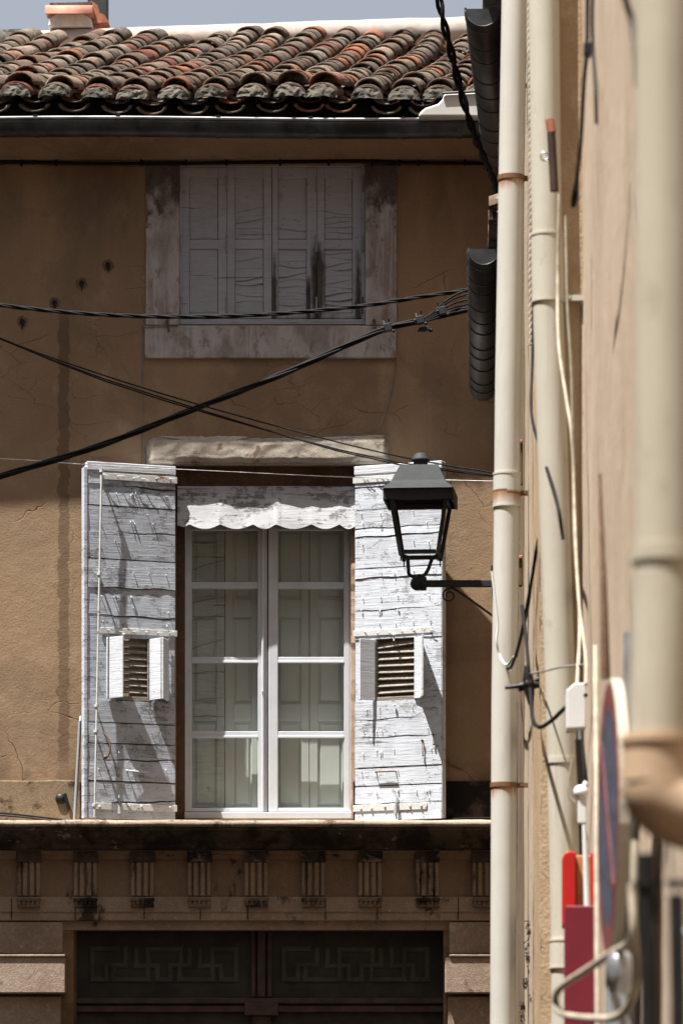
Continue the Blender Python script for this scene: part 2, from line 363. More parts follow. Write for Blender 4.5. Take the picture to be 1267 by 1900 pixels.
M['gate_r'] = simple('gate_worn_rail_paint', (.085,.06,.052), .5, 0, .3, 8, .15, .3)
M['slate'] = simple('flue_metal', (.035,.036,.04), .6)
M['mortar'] = simple('white_mortar', (.62,.62,.6), .9, 0, .15, 14, .8)
M['ridge'] = simple('pale_ridge_mortar', (.40,.345,.30), .9, 0, .14, 9, .5, .2, (.38,.32,.27))
def tiles():
    g = G('terracotta_roof_tiles'); ri = g.geo.outputs['Random Per Island']
    c = g.ramp(ri, [(0,(.12,.095,.075)),(.13,(.16,.115,.088)),(.26,(.20,.118,.082)),(.36,(.135,.113,.092)),(.5,(.175,.122,.092)),(.62,(.27,.105,.07)),(.68,(.19,.07,.052)),(.74,(.21,.165,.125)),(.88,(.33,.25,.19)),(.96,(.36,.145,.075))], 'CONSTANT')
    n = g.noise(g.pos(), 14, 6, .72, .3); n2 = g.noise(g.pos(off=(7,1,2)), 34, 5, .7); f = g.noise(g.pos(), 120, 3)
    r2 = g.ma('FRACT', g.ma('MULTIPLY', ri, 37.7))
    lich = g.ma('ADD', g.ma('MULTIPLY', n,.6), g.ma('MULTIPLY', n2,.4)); lich = g.ma('ADD', lich, g.ma('MULTIPLY', g.ma('SUBTRACT', r2, .5), .16))
    c = g.mix(.34, c, (.055,.035,.028)); c = g.mix(g.ma('MULTIPLY', g.mask(n2,.5,.62), .75), c, (.045,.036,.03))
    c = g.mix(g.ma('MULTIPLY', g.mask(lich,.565,.62), .8), c, (.26,.24,.20))
    c = g.mix(g.ma('MULTIPLY', g.mask(g.noise(g.pos(off=(2,9,4)), 11, 5, .7),.665,.70), .8), c, (.34,.15,.045))
    c = g.mix(g.ma('MULTIPLY', g.mask(g.noise(g.pos(off=(5,3,8)), 20, 6, .75),.59,.65), .7), c, (.017,.015,.013))
    return g.out(c, .9, g.bump(g.ma('ADD', n2, g.ma('MULTIPLY', f,.5)), .7, .006), 0, .15)
M['tile'] = tiles()
M['pinktile'] = simple('new_pink_clay', (.48,.22,.155), .85, 0, .15, 10, .3)
M['brick'] = simple('red_brick', (.36,.14,.085), .9, 0, .3, 20, .5)
def sidewall(name, base, dark, light, fine=1):
    g = G(name); a = g.noise(g.pos(1,.4,.35), 2.2, 5, .55, .3); b = g.noise(g.pos(1,.45,.7), 11, 5, .6); f = g.noise(g.pos(), 75, 4, .7)
    c = g.mix(g.mask(a,.35,.65), dark, base); c = g.mix(g.ma('MULTIPLY', g.mask(b,.5,.72), .6), c, light)
    c = g.mix(g.ma('MULTIPLY', g.mask(g.noise(g.pos(1,.6,.22,off=(2,2,2)), 5, 6, .7),.56,.68), .35), c, tuple(x*.55 for x in dark))
    return g.out(c, .93, g.bump(g.ma('ADD', g.ma('MULTIPLY', b,.8), g.ma('MULTIPLY', f,.5*fine)), .9, .008), 0, .12)
M['wallB'] = sidewall('cream_render', (.47,.385,.29), (.42,.335,.25), (.52,.44,.345))
M['wallBr'] = sidewall('rough_ochre_render', (.47,.355,.235), (.40,.29,.185), (.53,.42,.30), 2)
M['wallB_dark'] = sidewall('bounce_cutting_render', (.20,.145,.095), (.15,.105,.07), (.25,.19,.13))  # made-up darker tone for the far wall stretch, keeps bounce off the facade
M['wallA'] = sidewall('smooth_cream_render', (.50,.405,.315), (.44,.345,.26), (.55,.46,.365), .6)
def pipemat(name, a, b, dirt):
    g = G(name); n = g.noise(g.pos(), 4, 5, .6); c = g.mix(g.mask(n,.3,.7), a, b); v = g.noise(g.pos(30,30,1.1), 1, 6, .65)
    c = g.mix(g.ma('MULTIPLY', g.mask(v,.56,.7), .45), c, dirt); c = g.mix(g.ma('MULTIPLY', g.mask(g.noise(g.pos(1,1,.5,off=(1,4,1)), 13, 6, .75),.60,.68), .35), c, tuple(x*.8 for x in dirt))
    return g.out(c, .55, g.bump(g.ma('ADD', n, g.ma('MULTIPLY', v,.3)),.12,.003), 0, .3)
M['pipe'] = pipemat('ivory_downpipe_paint', (.47,.445,.375), (.51,.485,.415), (.33,.295,.225))
M['pipe3'] = pipemat('beige_downpipe_paint', (.38,.345,.275), (.42,.385,.31), (.27,.23,.17))
def pipe1mat():
    g = G('ivory_downpipe_rust_stained'); n = g.noise(g.pos(), 4, 5, .6); c = g.mix(g.mask(n,.3,.7), (.50,.49,.445), (.545,.535,.49))
    c = g.mix(g.ma('MULTIPLY', g.mask(g.noise(g.pos(3,3,.6), 6, 5), .58, .7), .3), c, (.42,.39,.32))
    for py in (331,915,1457):
        z0 = ZZ(py,7.5); wob = g.ma('MULTIPLY', g.noise(g.pos(30,30,3), 1, 3), .10)
        lo = g.mask(g.ma('ADD', g.Z, wob), z0-.015, z0+.045); hi = g.mask(g.Z, z0+.012, z0-.002)
        c = g.mix(g.ma('MULTIPLY', g.ma('MULTIPLY', lo, hi), .85), c, (.30,.12,.035))
    return g.out(c, .5, g.bump(n,.05,.002), 0, .3)
M['pipe1'] = pipe1mat()
M['pipe_tan'] = simple('tan_cast_iron_pipe_paint', (.42,.30,.20), .5, 0, .12, 4, .05, .4)
M['grime'] = simple('marker_ink', (.03,.03,.035), .7)
M['red'] = simple('red_gloss_box', (.48,.015,.012), .35, 0, .06, 6, .02, .5)
M['signred'] = simple('shadowed_sign_red', (.16,.045,.045), .6, 0, .4, 25)  # darker red carries the partial shadow on the sign face
M['maroon'] = simple('maroon_panel', (.17,.014,.028), .45, 0, .08, 6, .02, .4)
M['boxw'] = simple('white_plastic', (.70,.71,.72), .5, 0, .04, 8, .03, .4)
M['brown'] = simple('dark_brown_iron', (.05,.028,.02), .7)
M['halo'] = stone('rust_halo', (.20,.125,.085), (.15,.095,.065), (.26,.17,.12), (.55,.65), (.10,.05,.035))
M['orange'] = simple('orange_wood', (.42,.19,.07), .6)
M['black'] = simple('black_plastic', (.012,.011,.011), .5)
M['metal'] = simple('bare_grey_metal', (.38,.39,.42), .35, .6)
def glass(name, tint, gloss=1.45):
    g = G(name); tr = g.n.new('ShaderNodeBsdfTransparent'); gl = g.n.new('ShaderNodeBsdfGlossy'); gl.inputs['Roughness'].default_value = .02
    gl.inputs['Color'].default_value = (.9,.93,.95,1); tr.inputs[0].default_value = (*tint,1)
    lw = g.n.new('ShaderNodeLayerWeight'); lw.inputs[0].default_value = .5; ff = g.ma('ADD', g.ma('MULTIPLY', g.ma('POWER', lw.outputs['Facing'], 5.0), .9*(gloss-1)*2), .35*(gloss-1)**1.0*.4)
    g.l.new(g.bump(g.noise(g.pos(), 3.5, 2), .04, .02), gl.inputs['Normal'])
    mx = g.n.new('ShaderNodeMixShader'); g.l.new(ff, mx.inputs[0]); g.l.new(tr.outputs[0], mx.inputs[1]); g.l.new(gl.outputs[0], mx.inputs[2])
    g.l.new(mx.outputs[0], g.n['Material Output'].inputs[0]); return g.m
M['glass'] = glass('old_window_glass', (.92,.945,.93), 1.3)
M['lampglass'] = glass('clear_lamp_pane', (.985,.985,.985), 1.2)

# ------------------------------------------------------------------ ground
def ground():
    g = G('asphalt'); n = g.noise(g.pos(), 30, 5); c = g.mix(g.mask(n,.3,.7), (.05,.048,.045), (.085,.08,.075))
    asphalt = g.out(c, .9, g.bump(n,.4,.004))
    mb = MB(); mb.add([(-400,-400,0),(400,-400,0),(400,400,0),(-400,400,0)], [(0,1,2,3)]); tag(mb.build('ground', asphalt), kind='structure')
    g = G('stone_paving'); n = g.noise(g.pos(), 12, 5); br = g.n.new('ShaderNodeTexBrick'); g.l.new(g.pos(), br.inputs[0]); br.inputs['Scale'].default_value = 2
    br.inputs['Color1'].default_value = (.17,.15,.13,1); br.inputs['Color2'].default_value = (.12,.105,.09,1); br.inputs['Mortar'].default_value = (.06,.055,.05,1)
    br.inputs['Mortar Size'].default_value = .012
    pave = g.out(br.outputs[0], .85, g.bump(n,.4,.004))
    mb = MB(); mb.box(-14, .9, -1.3, -.45, 0.002, .13); tag(mb.build('pavement', pave, bevel=.01), kind='structure')
ground()

# ------------------------------------------------------------------ the house across the street
house = empty('town_house', (-1.2, 0, 0), 'ochre rendered house facade with tiled roof, white shutters and dark gate behind the street lamp', 'house')
XL, XR = -7.0, .9
def wall():
    mb = MB(); T = .34
    # openings (x0,x1,z0,z1)
    up = (XX(333), XX(678), ZZ(603), ZZ(304)); lo = (XX(325), XX(663), ZZ(1520), ZZ(862)); gt = (XX(137), XX(822), .0, ZZ(1724))
    top = 8.25; zs = sorted({0, gt[3], lo[2], lo[3], up[2], up[3], top}); xs = sorted({XL, XR, up[0], up[1], lo[0], lo[1], gt[0], gt[1]})
    vid = {}; 
    def vtx(x,z):
        if (x,z) not in vid: vid[(x,z)] = len(vid)
        return vid[(x,z)]
    fs = []
    for i in range(len(xs)-1):
        for j in range(len(zs)-1):
            cx, cz = (xs[i]+xs[i+1])/2, (zs[j]+zs[j+1])/2
            if any(h[0]<cx<h[1] and h[2]<cz<h[3] for h in (up,lo,gt)): continue
            fs.append((vtx(xs[i],zs[j]), vtx(xs[i+1],zs[j]), vtx(xs[i+1],zs[j+1]), vtx(xs[i],zs[j+1])))
    vs = [None]*len(vid)
    for (x,z),k in vid.items(): vs[k] = (x,0,z)
    mb.add(vs, fs)
    for h in (up,lo,gt):
        x0,x1,z0,z1 = h
        mb.add([(x0,0,z0),(x0,T,z0),(x0,T,z1),(x0,0,z1)], [(0,1,2,3)]); mb.add([(x1,0,z0),(x1,T,z0),(x1,T,z1),(x1,0,z1)], [(3,2,1,0)])
        mb.add([(x0,0,z1),(x0,T,z1),(x1,T,z1),(x1,0,z1)], [(0,1,2,3)]); mb.add([(x0,0,z0),(x0,T,z0),(x1,T,z0),(x1,0,z0)], [(3,2,1,0)])
    mb.add([(XL,0,0),(XL,9,0),(XL,9,top),(XL,0,top)], [(0,1,2,3)]); mb.add([(XR,0,0),(XR,9,0),(XR,9,top),(XR,0,top)], [(3,2,1,0)])
    mb.add([(XL,9,0),(XR,9,0),(XR,9,top),(XL,9,top)], [(0,1,2,3)])
    mb.add([(XL+.01,.9,.0),(XR-.01,.9,0),(XR-.01,.9,top),(XL+.01,.9,top)], [(0,1,2,3)])      # room partition behind the openings
    return mb.build('wall', M['facade'], house)
wallo = wall()

# cove under the eave + thin line of bed mould
def cove():
    mb = MB(); prof = [(0.03, ZZ(300)-.02), (-.004, ZZ(300)-.004)]
    for i in range(9):
        t = i/8; off = .012+.36*t; py = 299-(299-243)*(t**1.25)
        prof.append((-off, ZZ(py,off)))
    prof += [(-.365, 8.055), (.03, 8.055)]
    mb.profx(prof, XL, XR); mb.build('eave_cove', M['cove'], house)
cove()

# roof deck, tiles, ridge -------------------------------------------------
SL = .366; EY = -.412; EZ = ZZ(186, .49)
def roof():
    mb = MB(); RY = 4.6; rz = EZ+SL*(RY-EY)-.05
    mb.add([(XL,EY+.03,EZ-.09),(XR,EY+.03,EZ-.09),(XR,RY,rz),(XL,RY,rz),(XR,9.6,EZ-.2),(XL,9.6,EZ-.2),(XL,EY+.03,EZ-.13),(XR,EY+.03,EZ-.13),(XR,9.6,EZ-.26),(XL,9.6,EZ-.26)],
           [(0,1,2,3),(3,2,4,5),(6,7,1,0),(6,9,8,7),(5,4,8,9),(0,3,5,9,6),(1,7,8,4,2)])
    deck = mb.build('roof', M['cove'], house)
    tb = MB(); cb = MB(); rnd = random.Random(11)
    def tile(mb, p, dr, nrm, sd, L, r0, r1, up, th=.014, n=9):
        """barrel tile: p lower end centre, dr uphill dir; r0 lower radius, r1 upper radius"""
        vs = []; jag = [rnd.uniform(-.007,.007) for _ in range(n+1)]
        for q,(c,r) in enumerate(((p,r0),(p+dr*L,r1))):
            for lay in (0,th):
                for k in range(n+1):
                    a = math.pi*(k/n); a = .10+a*(1-.2/math.pi)
                    rr = r-lay
                    vs.append(c+sd*(-math.cos(a)*rr)+nrm*((math.sin(a)*rr*(.86 if up > 0 else .55))*up)+dr*(jag[k] if q==0 else 0))
        m = n+1; fs = []
        for k in range(n):
            fs += [(k,k+1,2*m+k+1,2*m+k),(m+k+1,m+k,3*m+k,3*m+k+1),(k+1,k,m+k,m+k+1)]
        fs += [(0,2*m,3*m,m),(n,m+n,3*m+n,2*m+n)]
        if up < 0: fs = [f[::-1] for f in fs]
        mb.add(vs, fs, False)
        for i in range(len(fs)): mb.sm[-1-i] = (i >= 2 and True)
    spc = .2345; x0 = XX(30,.49)
    for k in range(-9, 16):
        bx = x0+k*spc+rnd.uniform(-.008,.008)
        if bx > .28: break
        skew = .095+rnd.uniform(-.012,.012)-.02*max(0,(bx+1))        # tile rows drift sideways up the slope
        ph = rnd.uniform(0,6)
        def path(t):    # t = metres up the plan
            wob = .018*math.sin(t*1.7+ph)+.01*math.sin(t*4.1+2*ph)
            sag = -.05*math.sin(min(1,t/5)*math.pi)+.025*n1(bx*1.3, t*.9)
            return Vector((bx+skew*t+wob, EY+t, EZ+SL*t+sag))
        for kind in (0,1):
            t = 0.0; i = 0
            dense = rnd.choice([2,3,5,7]) if kind == 0 else 3
            end = 4.95-(rnd.uniform(0,.25)) if bx > XX(230,.49)-.4 else 4.7-rnd.uniform(0,.5)
            while t < end:
                ex = (rnd.uniform(.085,.14) if i < dense else rnd.uniform(.15,.24)) if kind == 0 else rnd.uniform(.25,.34)
                L = .42 if ex > .2 else .40
                p = path(t); q = path(t+L); dr = (q-p).normalized()
                yaw = rnd.uniform(-.08,.08); sd0 = Vector((1, yaw, rnd.uniform(-.05,.05)))
                sd = (sd0-dr*sd0.dot(dr)).normalized(); nrm = sd.cross(dr).normalized()
                if nrm.z < 0: nrm = -nrm
                dr = (dr+nrm*(-.02+rnd.uniform(-.012,.012)) if kind == 0 else dr+nrm*-.02).normalized()
                if kind == 0:
                    lift = .052+.011*(i % 2)+rnd.uniform(0,.012)+(.010*(dense-i) if i < dense else 0)*.5
                    if i == 0: lift = .040
                    r = .094*rnd.uniform(.93,1.07)
                    tile(tb, p+nrm*lift, dr, nrm, sd, L, r, r*.80, 1)
                else:
                    p2 = p+Vector((spc*.5,0,0))+nrm*.045
                    r = .105*rnd.uniform(.95,1.04); tile(cb, p2, dr, nrm, sd, L, r*.82, r, -1)
                t += ex; i += 1
        # a second, doubled channel course and mortar plug at the eave
        p = path(-.02); nrm = Vector((0,-SL,1)).normalized(); dr = Vector((0,1,SL)).normalized()
        tile(cb, p+Vector((spc*.5,-.03,-.012)), dr, nrm, Vector((1,0,0)), .4, .094, .1, -1, .017)
        tile(tb, p+Vector((0,-.008,.026)), dr, nrm, Vector((1,0,0)), .4, .102, .09, 1, .016)
        pm = MB(); n = 12; vs = []; 
        for a_ in range(7):
            for b_ in range(n+1):
                th_ = math.pi*b_/n; rr = .086*(a_/6)
                q = Vector((-math.cos(th_)*rr, -.03*(1-(a_/6)**2), math.sin(th_)*rr*.84))
                q += Vector((0, -.014*n1(q.x*40+k*5, q.z*40), .008*n1(q.x*30, k*3.1)))
                vs.append(p+Vector((0,-.026,.028))+q*1.13)
        cb2 = [(a_*(n+1)+b_, a_*(n+1)+b_+1, (a_+1)*(n+1)+b_+1, (a_+1)*(n+1)+b_) for a_ in range(6) for b_ in range(n)]
        pm.add(vs, [f[::-1] for f in cb2], False); plugs.append(pm)
    t1 = tb.build('cover_tiles', M['tile'], deck); t2 = cb.build('channel_tiles', M['tile'], deck)
    for pl_ in plugs: pl_.build('eave_mortar', M['lead'], deck)
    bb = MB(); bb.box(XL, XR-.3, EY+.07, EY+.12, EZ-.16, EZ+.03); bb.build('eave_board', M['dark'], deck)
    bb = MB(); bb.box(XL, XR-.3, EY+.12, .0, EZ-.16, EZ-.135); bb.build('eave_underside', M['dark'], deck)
    # ridge: pale mortar hump
    rg = MB(); pts = []; rr = []
    for i in range(60):
        x = XL+(XR-XL)*i/59; px = 870+x*F/28.7; py = 62-28*(max(0,min(1,(px-0)/860)))
        pts.append((x, 4.75, EYE+(HY-py)*28.75/F-.10+.01*n1(x*3))); rr.append(.11+.012*n1(x*5,4))
    rg.tube(pts, rr, 14); rg.build('ridge', M['ridge'], deck)
    rg = MB(); pts = [(XX(-60,-4.7)+i*.04, 4.73, ZZ(62,-4.73)-.08+.012*n1(i*.9)) for i in range(14)]
    rg.tube(pts, [.112+.01*n1(i*.7,2) for i in range(14)], 12); rg.build('ridge_tile', M['lead'], deck)
    # chimney stub: mortar lump, clay tiles and flue
    o = -4.75; ch = MB()
    pl = [(92,56),(95,42),(112,30),(128,27),(152,26),(160,34),(172,42),(174,56)]
    ch.prism([(XX(a,o),ZZ(b,o)) for a,b in pl][::1], -o-.1, -o+.12); c0 = ch.build('chimney', M['mortar'], deck, bevel=.01, seg=2)
    ct = MB(); z = ZZ(30,o); xa, xb = XX(89,o), XX(176,o); vs = []
    for x in (xa, xb):
        for r_ in (.062,.048):
            for k in range(11):
                a = math.pi*k/10; vs.append((x, -o-.12-math.cos(a)*r_, z-.035+math.sin(a)*r_*1.25))
    fs = []
    for k in range(10): fs += [(k,k+1,22+k+1,22+k),(11+k+1,11+k,33+k,33+k+1),(k+1,k,11+k,11+k+1),(22+k,22+k+1,33+k+1,33+k)]
    ct.add(vs, fs, True); ct.build('clay_tile', M['pinktile'], c0)
    ct = MB(); ct.obox(V(134,14,o+.0), (.155,0,.004), (0,.09,0), (0,0,.014)); ct.build('cap_slab', M['lead'], c0, bevel=.004)
    ct = MB()
    ct.prism([(XX(a,o-.1),ZZ(b,o-.1)) for a,b in [(172,52),(168,22),(172,10),(184,18),(188,32),(196,36),(201,42),(205,50)]][::1], -o-.02, -o+.12)
    ct.build('broken_tiles', M['brick'], c0)
    ct = MB(); ct.pbox(163,199,-60,48,o-.2,.14); ct.build('flue', M['slate'], c0, bevel=.004)
plugs = []
roof()

# gutter ------------------------------------------------------------------
def gutter():
    x0, x1 = XL, XX(905,.46); zc = ZZ(220,.47); yc = -.385; r = .072
    mb = MB(); n = 12; vs = []; xs = [x0+(x1-x0)*i/40 for i in range(41)]
    for x in xs:
        dz = .006*math.sin(x*2.1)+.012*(x+1.4)/3*.6
        for k in range(n+1):
            a = math.pi*k/n; vs.append((x, yc+.011*(x+1.4)-math.cos(a)*r, zc+dz-math.sin(a)*r*1.25))
    mb.add(vs, [(i*(n+1)+k, (i+1)*(n+1)+k, (i+1)*(n+1)+k+1, i*(n+1)+k+1) for i in range(40) for k in range(n)], True)
    g = mb.build('gutter', M['zinc_d'], house); so_ = g.modifiers.new('sol','SOLIDIFY'); so_.thickness = .003
    mb = MB(); mb.tube([(x, yc+.011*(x+1.4)-r-.004, zc+.006*math.sin(x*2.1)+.012*(x+1.4)/3*.6+.004) for x in xs], .0095, 8)
    mb.build('rim', M['zinc_m'], g)
    for px in (66,219,405,576,748,852):
        bm = MB(); x = XX(px,.47); dz = .006*math.sin(x*2.1)+.012*(x+1.4)/3*.6
        pts = [(x, yc-math.cos(math.pi*k/10)*(r+.004), zc+dz-math.sin(math.pi*k/10)*(r*1.25+.004)) for k in range(11)]
        pts = [(a,b_+.011*(a+1.4),c_) for a,b_,c_ in pts]
        pts = [(x, pts[0][1]-.008, zc+dz+.018)]+pts+[(x, yc+r+.02, zc+dz+.05)]
        for a,b in zip(pts,pts[1:]):
            a,b = Vector(a),Vector(b); c=(a+b)/2; t=(b-a)/2; nn = Vector((0,-t.z,t.y)).normalized()*.003
            bm.obox(c,(.013,0,0),t*1.1,nn)
        bm.build('bracket', M['zinc_d'], g)
    # swelling bright zinc stop end at the corner
    o = .52; pl = [(775,216),(779,208),(788,200),(800,196),(812,192),(820,184),(824,173),(897,170),(900,185),(903,218),(860,216)]
    e = MB(); e.prism([(XX(a,o),ZZ(b,o)) for a,b in pl][::1], -o, -o+.16); eo = e.build('zinc_end_box', M['zinc_l'], house, bevel=.012, seg=3)
    e = MB(); e.tube([V(820,173,o+.01), V(898,169,o+.01)], .008, 8); e.build('rim', M['zinc_d'], eo)
gutter()

# thin cable under the cove, clipped
def wallcable():
    mb = MB(); pts = spline([V(-300,300,.03),V(0,301,.03),V(170,303,.03),V(330,303,.032),V(500,301,.036),V(650,299,.046),V(700,300,.046),V(760,302,.036),V(915,303,.032),V(945,303,.03)])
    mb.tube(pts, .011, 6); o = mb.build('wall_cable', M['cable']); tag(o, 'black cable clipped along the wall just under the eaves cove', 'cable')
    for px in (40,105,263,345,420,520,610,690,740,776,862):
        c = MB(); c.pbox(px-2,px+2,291,306,.046,.03); c.build('clip', M['cable'], o)
wallcable()

# upper window ------------------------------------------------------------
def upper():
    s = MB(); o = .018
    s.pbox(271,333,306,603,o,.05); so_ = s.build('window_surround', M['surround'], house, bevel=.005, seg=2)
    s = MB(); s.pbox(678,736,306,603,o,.05); s.build('surround_jamb', M['surround'], so_, bevel=.005, seg=2)
    t = MB(); t.pbox(269,735,604,664,.022,.05); t.build('sill', M['surround'], so_, bevel=.006, seg=2)
    w_ = MB(); b = -.05
    w_.pbox(333,678,304,309,b+.01,.06); w_.pbox(333,339,309,592,b+.01,.06); w_.pbox(671,678,309,592,b+.01,.06); w_.pbox(333,678,592,602,b+.012,.06)
    win = w_.build('upper_window', M['upper'], house, bevel=.003)
    leaves = [(339,421,352,405,0),(421.6,504,436,489,1),(505,588,516,569,2),(588.6,671,602,654,3)]
    for (a,bx,pa,pb,wr) in leaves:
        f = MB()
        f.pbox(a,pa,310,591,b,.035); f.pbox(pb,bx,310,591,b,.035)
        f.pbox(pa,pb,310,330,b-.001,.033); f.pbox(pa,pb,444,462,b-.001,.033); f.pbox(pa,pb,581,591,b-.001,.033)
        m = M['upper'] if wr < 2 else M['upper_worn']
        lf = f.build('shutter_leaf', m, win, bevel=.003)
        rr = random.Random(wr+3)
        # panels of thin horizontal boards, some warped and split
        p = MB(); 
        secs = {0:[(330,444,[]),(462,581,[])], 1:[(330,444,[388,402,410,423,431]),(462,581,[481,499,517,527,548,559])],
                2:[(330,444,[426]),(462,581,[485,494,510,520,532,544,556,566])], 3:[(330,444,[395,404,413,421,432]),(462,581,[470,480,491,499,512,523,534,545,556,566])]}[wr]
        for (t0,t1,cuts) in secs:
            ed = [t0+.9]+cuts+[t1-.9]; n = 14
            ph = [rr.uniform(0,6) for _ in ed]; am = [0 if i in (0,len(ed)-1) else rr.uniform(1,2.6) for i in range(len(ed))]; slope = [0 if i in (0,len(ed)-1) else rr.uniform(-3,1.5) for i in range(len(ed))]
            for i in range(len(ed)-1):
                gap0 = 0 if i == 0 else rr.uniform(.25,.95); vs = []; wrp = rr.uniform(0,.006)
                for k in range(n+1):
                    u = k/n; px = pa+.9+(pb-pa-1.8)*u
                    yt = ed[i]+am[i]*math.sin(ph[i]+u*4)+slope[i]*(u-.5)*2+gap0*(.3+.7*math.sin(math.pi*u)); yb = ed[i+1]+am[i+1]*math.sin(ph[i+1]+u*4)+slope[i+1]*(u-.5)*2
                    oo = b-.012-(0 if not cuts else .003*math.sin(u*3+ph[i]))
                    P_ = V(px,yt,oo-(wrp if cuts else 0)); Q_ = V(px,yb,oo+(wrp if cuts else 0))
                    vs += [P_, Q_, P_+Vector((0,.012,0)), Q_+Vector((0,.012,0))]
                fs = []
                for k in range(n):
                    a0,b0 = 4*k,4*k+4; fs += [(a0+1,b0+1,b0,a0),(a0,b0,b0+2,a0+2),(a0+3,b0+3,b0+1,a0+1)]
                p.add(vs, fs, False)
        p.build('panel', m if wr else M['upper'], lf)
        bk = MB(); bk.pbox(pa-2,pb+2,326,584,b-.032,.004); bk.build('backing', M['dark'], lf)
    for px in (335,421,587,672):
        for py in (341,452,566):
            h = MB(); x,z = XX(px,b+.018), ZZ(py,b+.018); h.tube([(x,-b-.018,z-.045),(x,-b-.018,z+.045)], .006, 8); h.tube([(x,-b-.018,z-.05),(x,-b-.018,z-.044)], .008, 8); h.tube([(x,-b-.018,z+.044),(x,-b-.018,z+.05)], .008, 8)
            h.build('hinge', M['iron_g'] if px<600 or py<500 else M['rust'], win)
    for px,py in ((311,603),(694,603)):
        h = MB(); h.tube([V(px,py-8,.03),V(px+1,py,.034),V(px+3,py+12,.03)], .008, 6); h.ball(V(px,py-8,.035), .012, 5); h.build('shutter_pin', M['rust'], so_)
upper()

# lower window ------------------------------------------------------------
def planks(mb, P, edges, W, rr, th=.028, n=26, warp=.004):
    """horizontal boards; edges = list of (z, kind) from top down, kind 0 straight joint, 1 wandering crack"""
    E = []
    for z, kd in edges:
        ph, ph2 = rr.uniform(0,9), rr.uniform(0,9); sl = rr.uniform(-.006,.006) if kd else rr.uniform(-.0015,.0015)
        if kd == 2: sl = rr.choice([-1,1])*rr.uniform(.012,.02)
        E.append([z+sl*(2*k/n-1)+(0.0035*math.sin(ph+k*.5)+.003*n1(ph+k*.7) if kd else .0012*n1(ph2+k*.9)) for k in range(n+1)])
    for i in range(len(E)-1):
        g0 = .0 if i == 0 else (rr.uniform(.006,.0095) if edges[i][1] == 0 else rr.uniform(.006,.012))
        base = rr.uniform(-warp,warp)*.5; tilt = rr.uniform(-warp,warp); ph = rr.uniform(0,9); vs = []
        for k in range(n+1):
            u = W*k/n; taper = 1 if edges[i][1] == 0 else max(.12, math.sin(math.pi*min(1,max(0,(k/n+ph/20))))**.5)
            zt = E[i][k]-g0*taper; zb = E[i+1][k]; zt = max(zt, zb+.004); f = .03+base+.0015*n1(ph+k*.35)
            vs += [P(u,zt,f+tilt*.5), P(u,(zt+zb)/2,f+.0015*n1(ph+3,k*.4)), P(u,zb,f-tilt*.5), P(u,zt,f-th), P(u,zb,f-th)]
        fs = []
        for k in range(n):
            a,b = 5*k,5*k+5; fs += [(a+1,b+1,b,a),(a+2,b+2,b+1,a+1),(a,b,b+3,a+3),(a+4,b+4,b+2,a+2),(a+3,b+3,b+4,a+4)]
        e = 5*n; fs += [(0,3,4,2,1),(e+1,e+2,e+4,e+3,e)]
        mb.add(vs, fs, False)

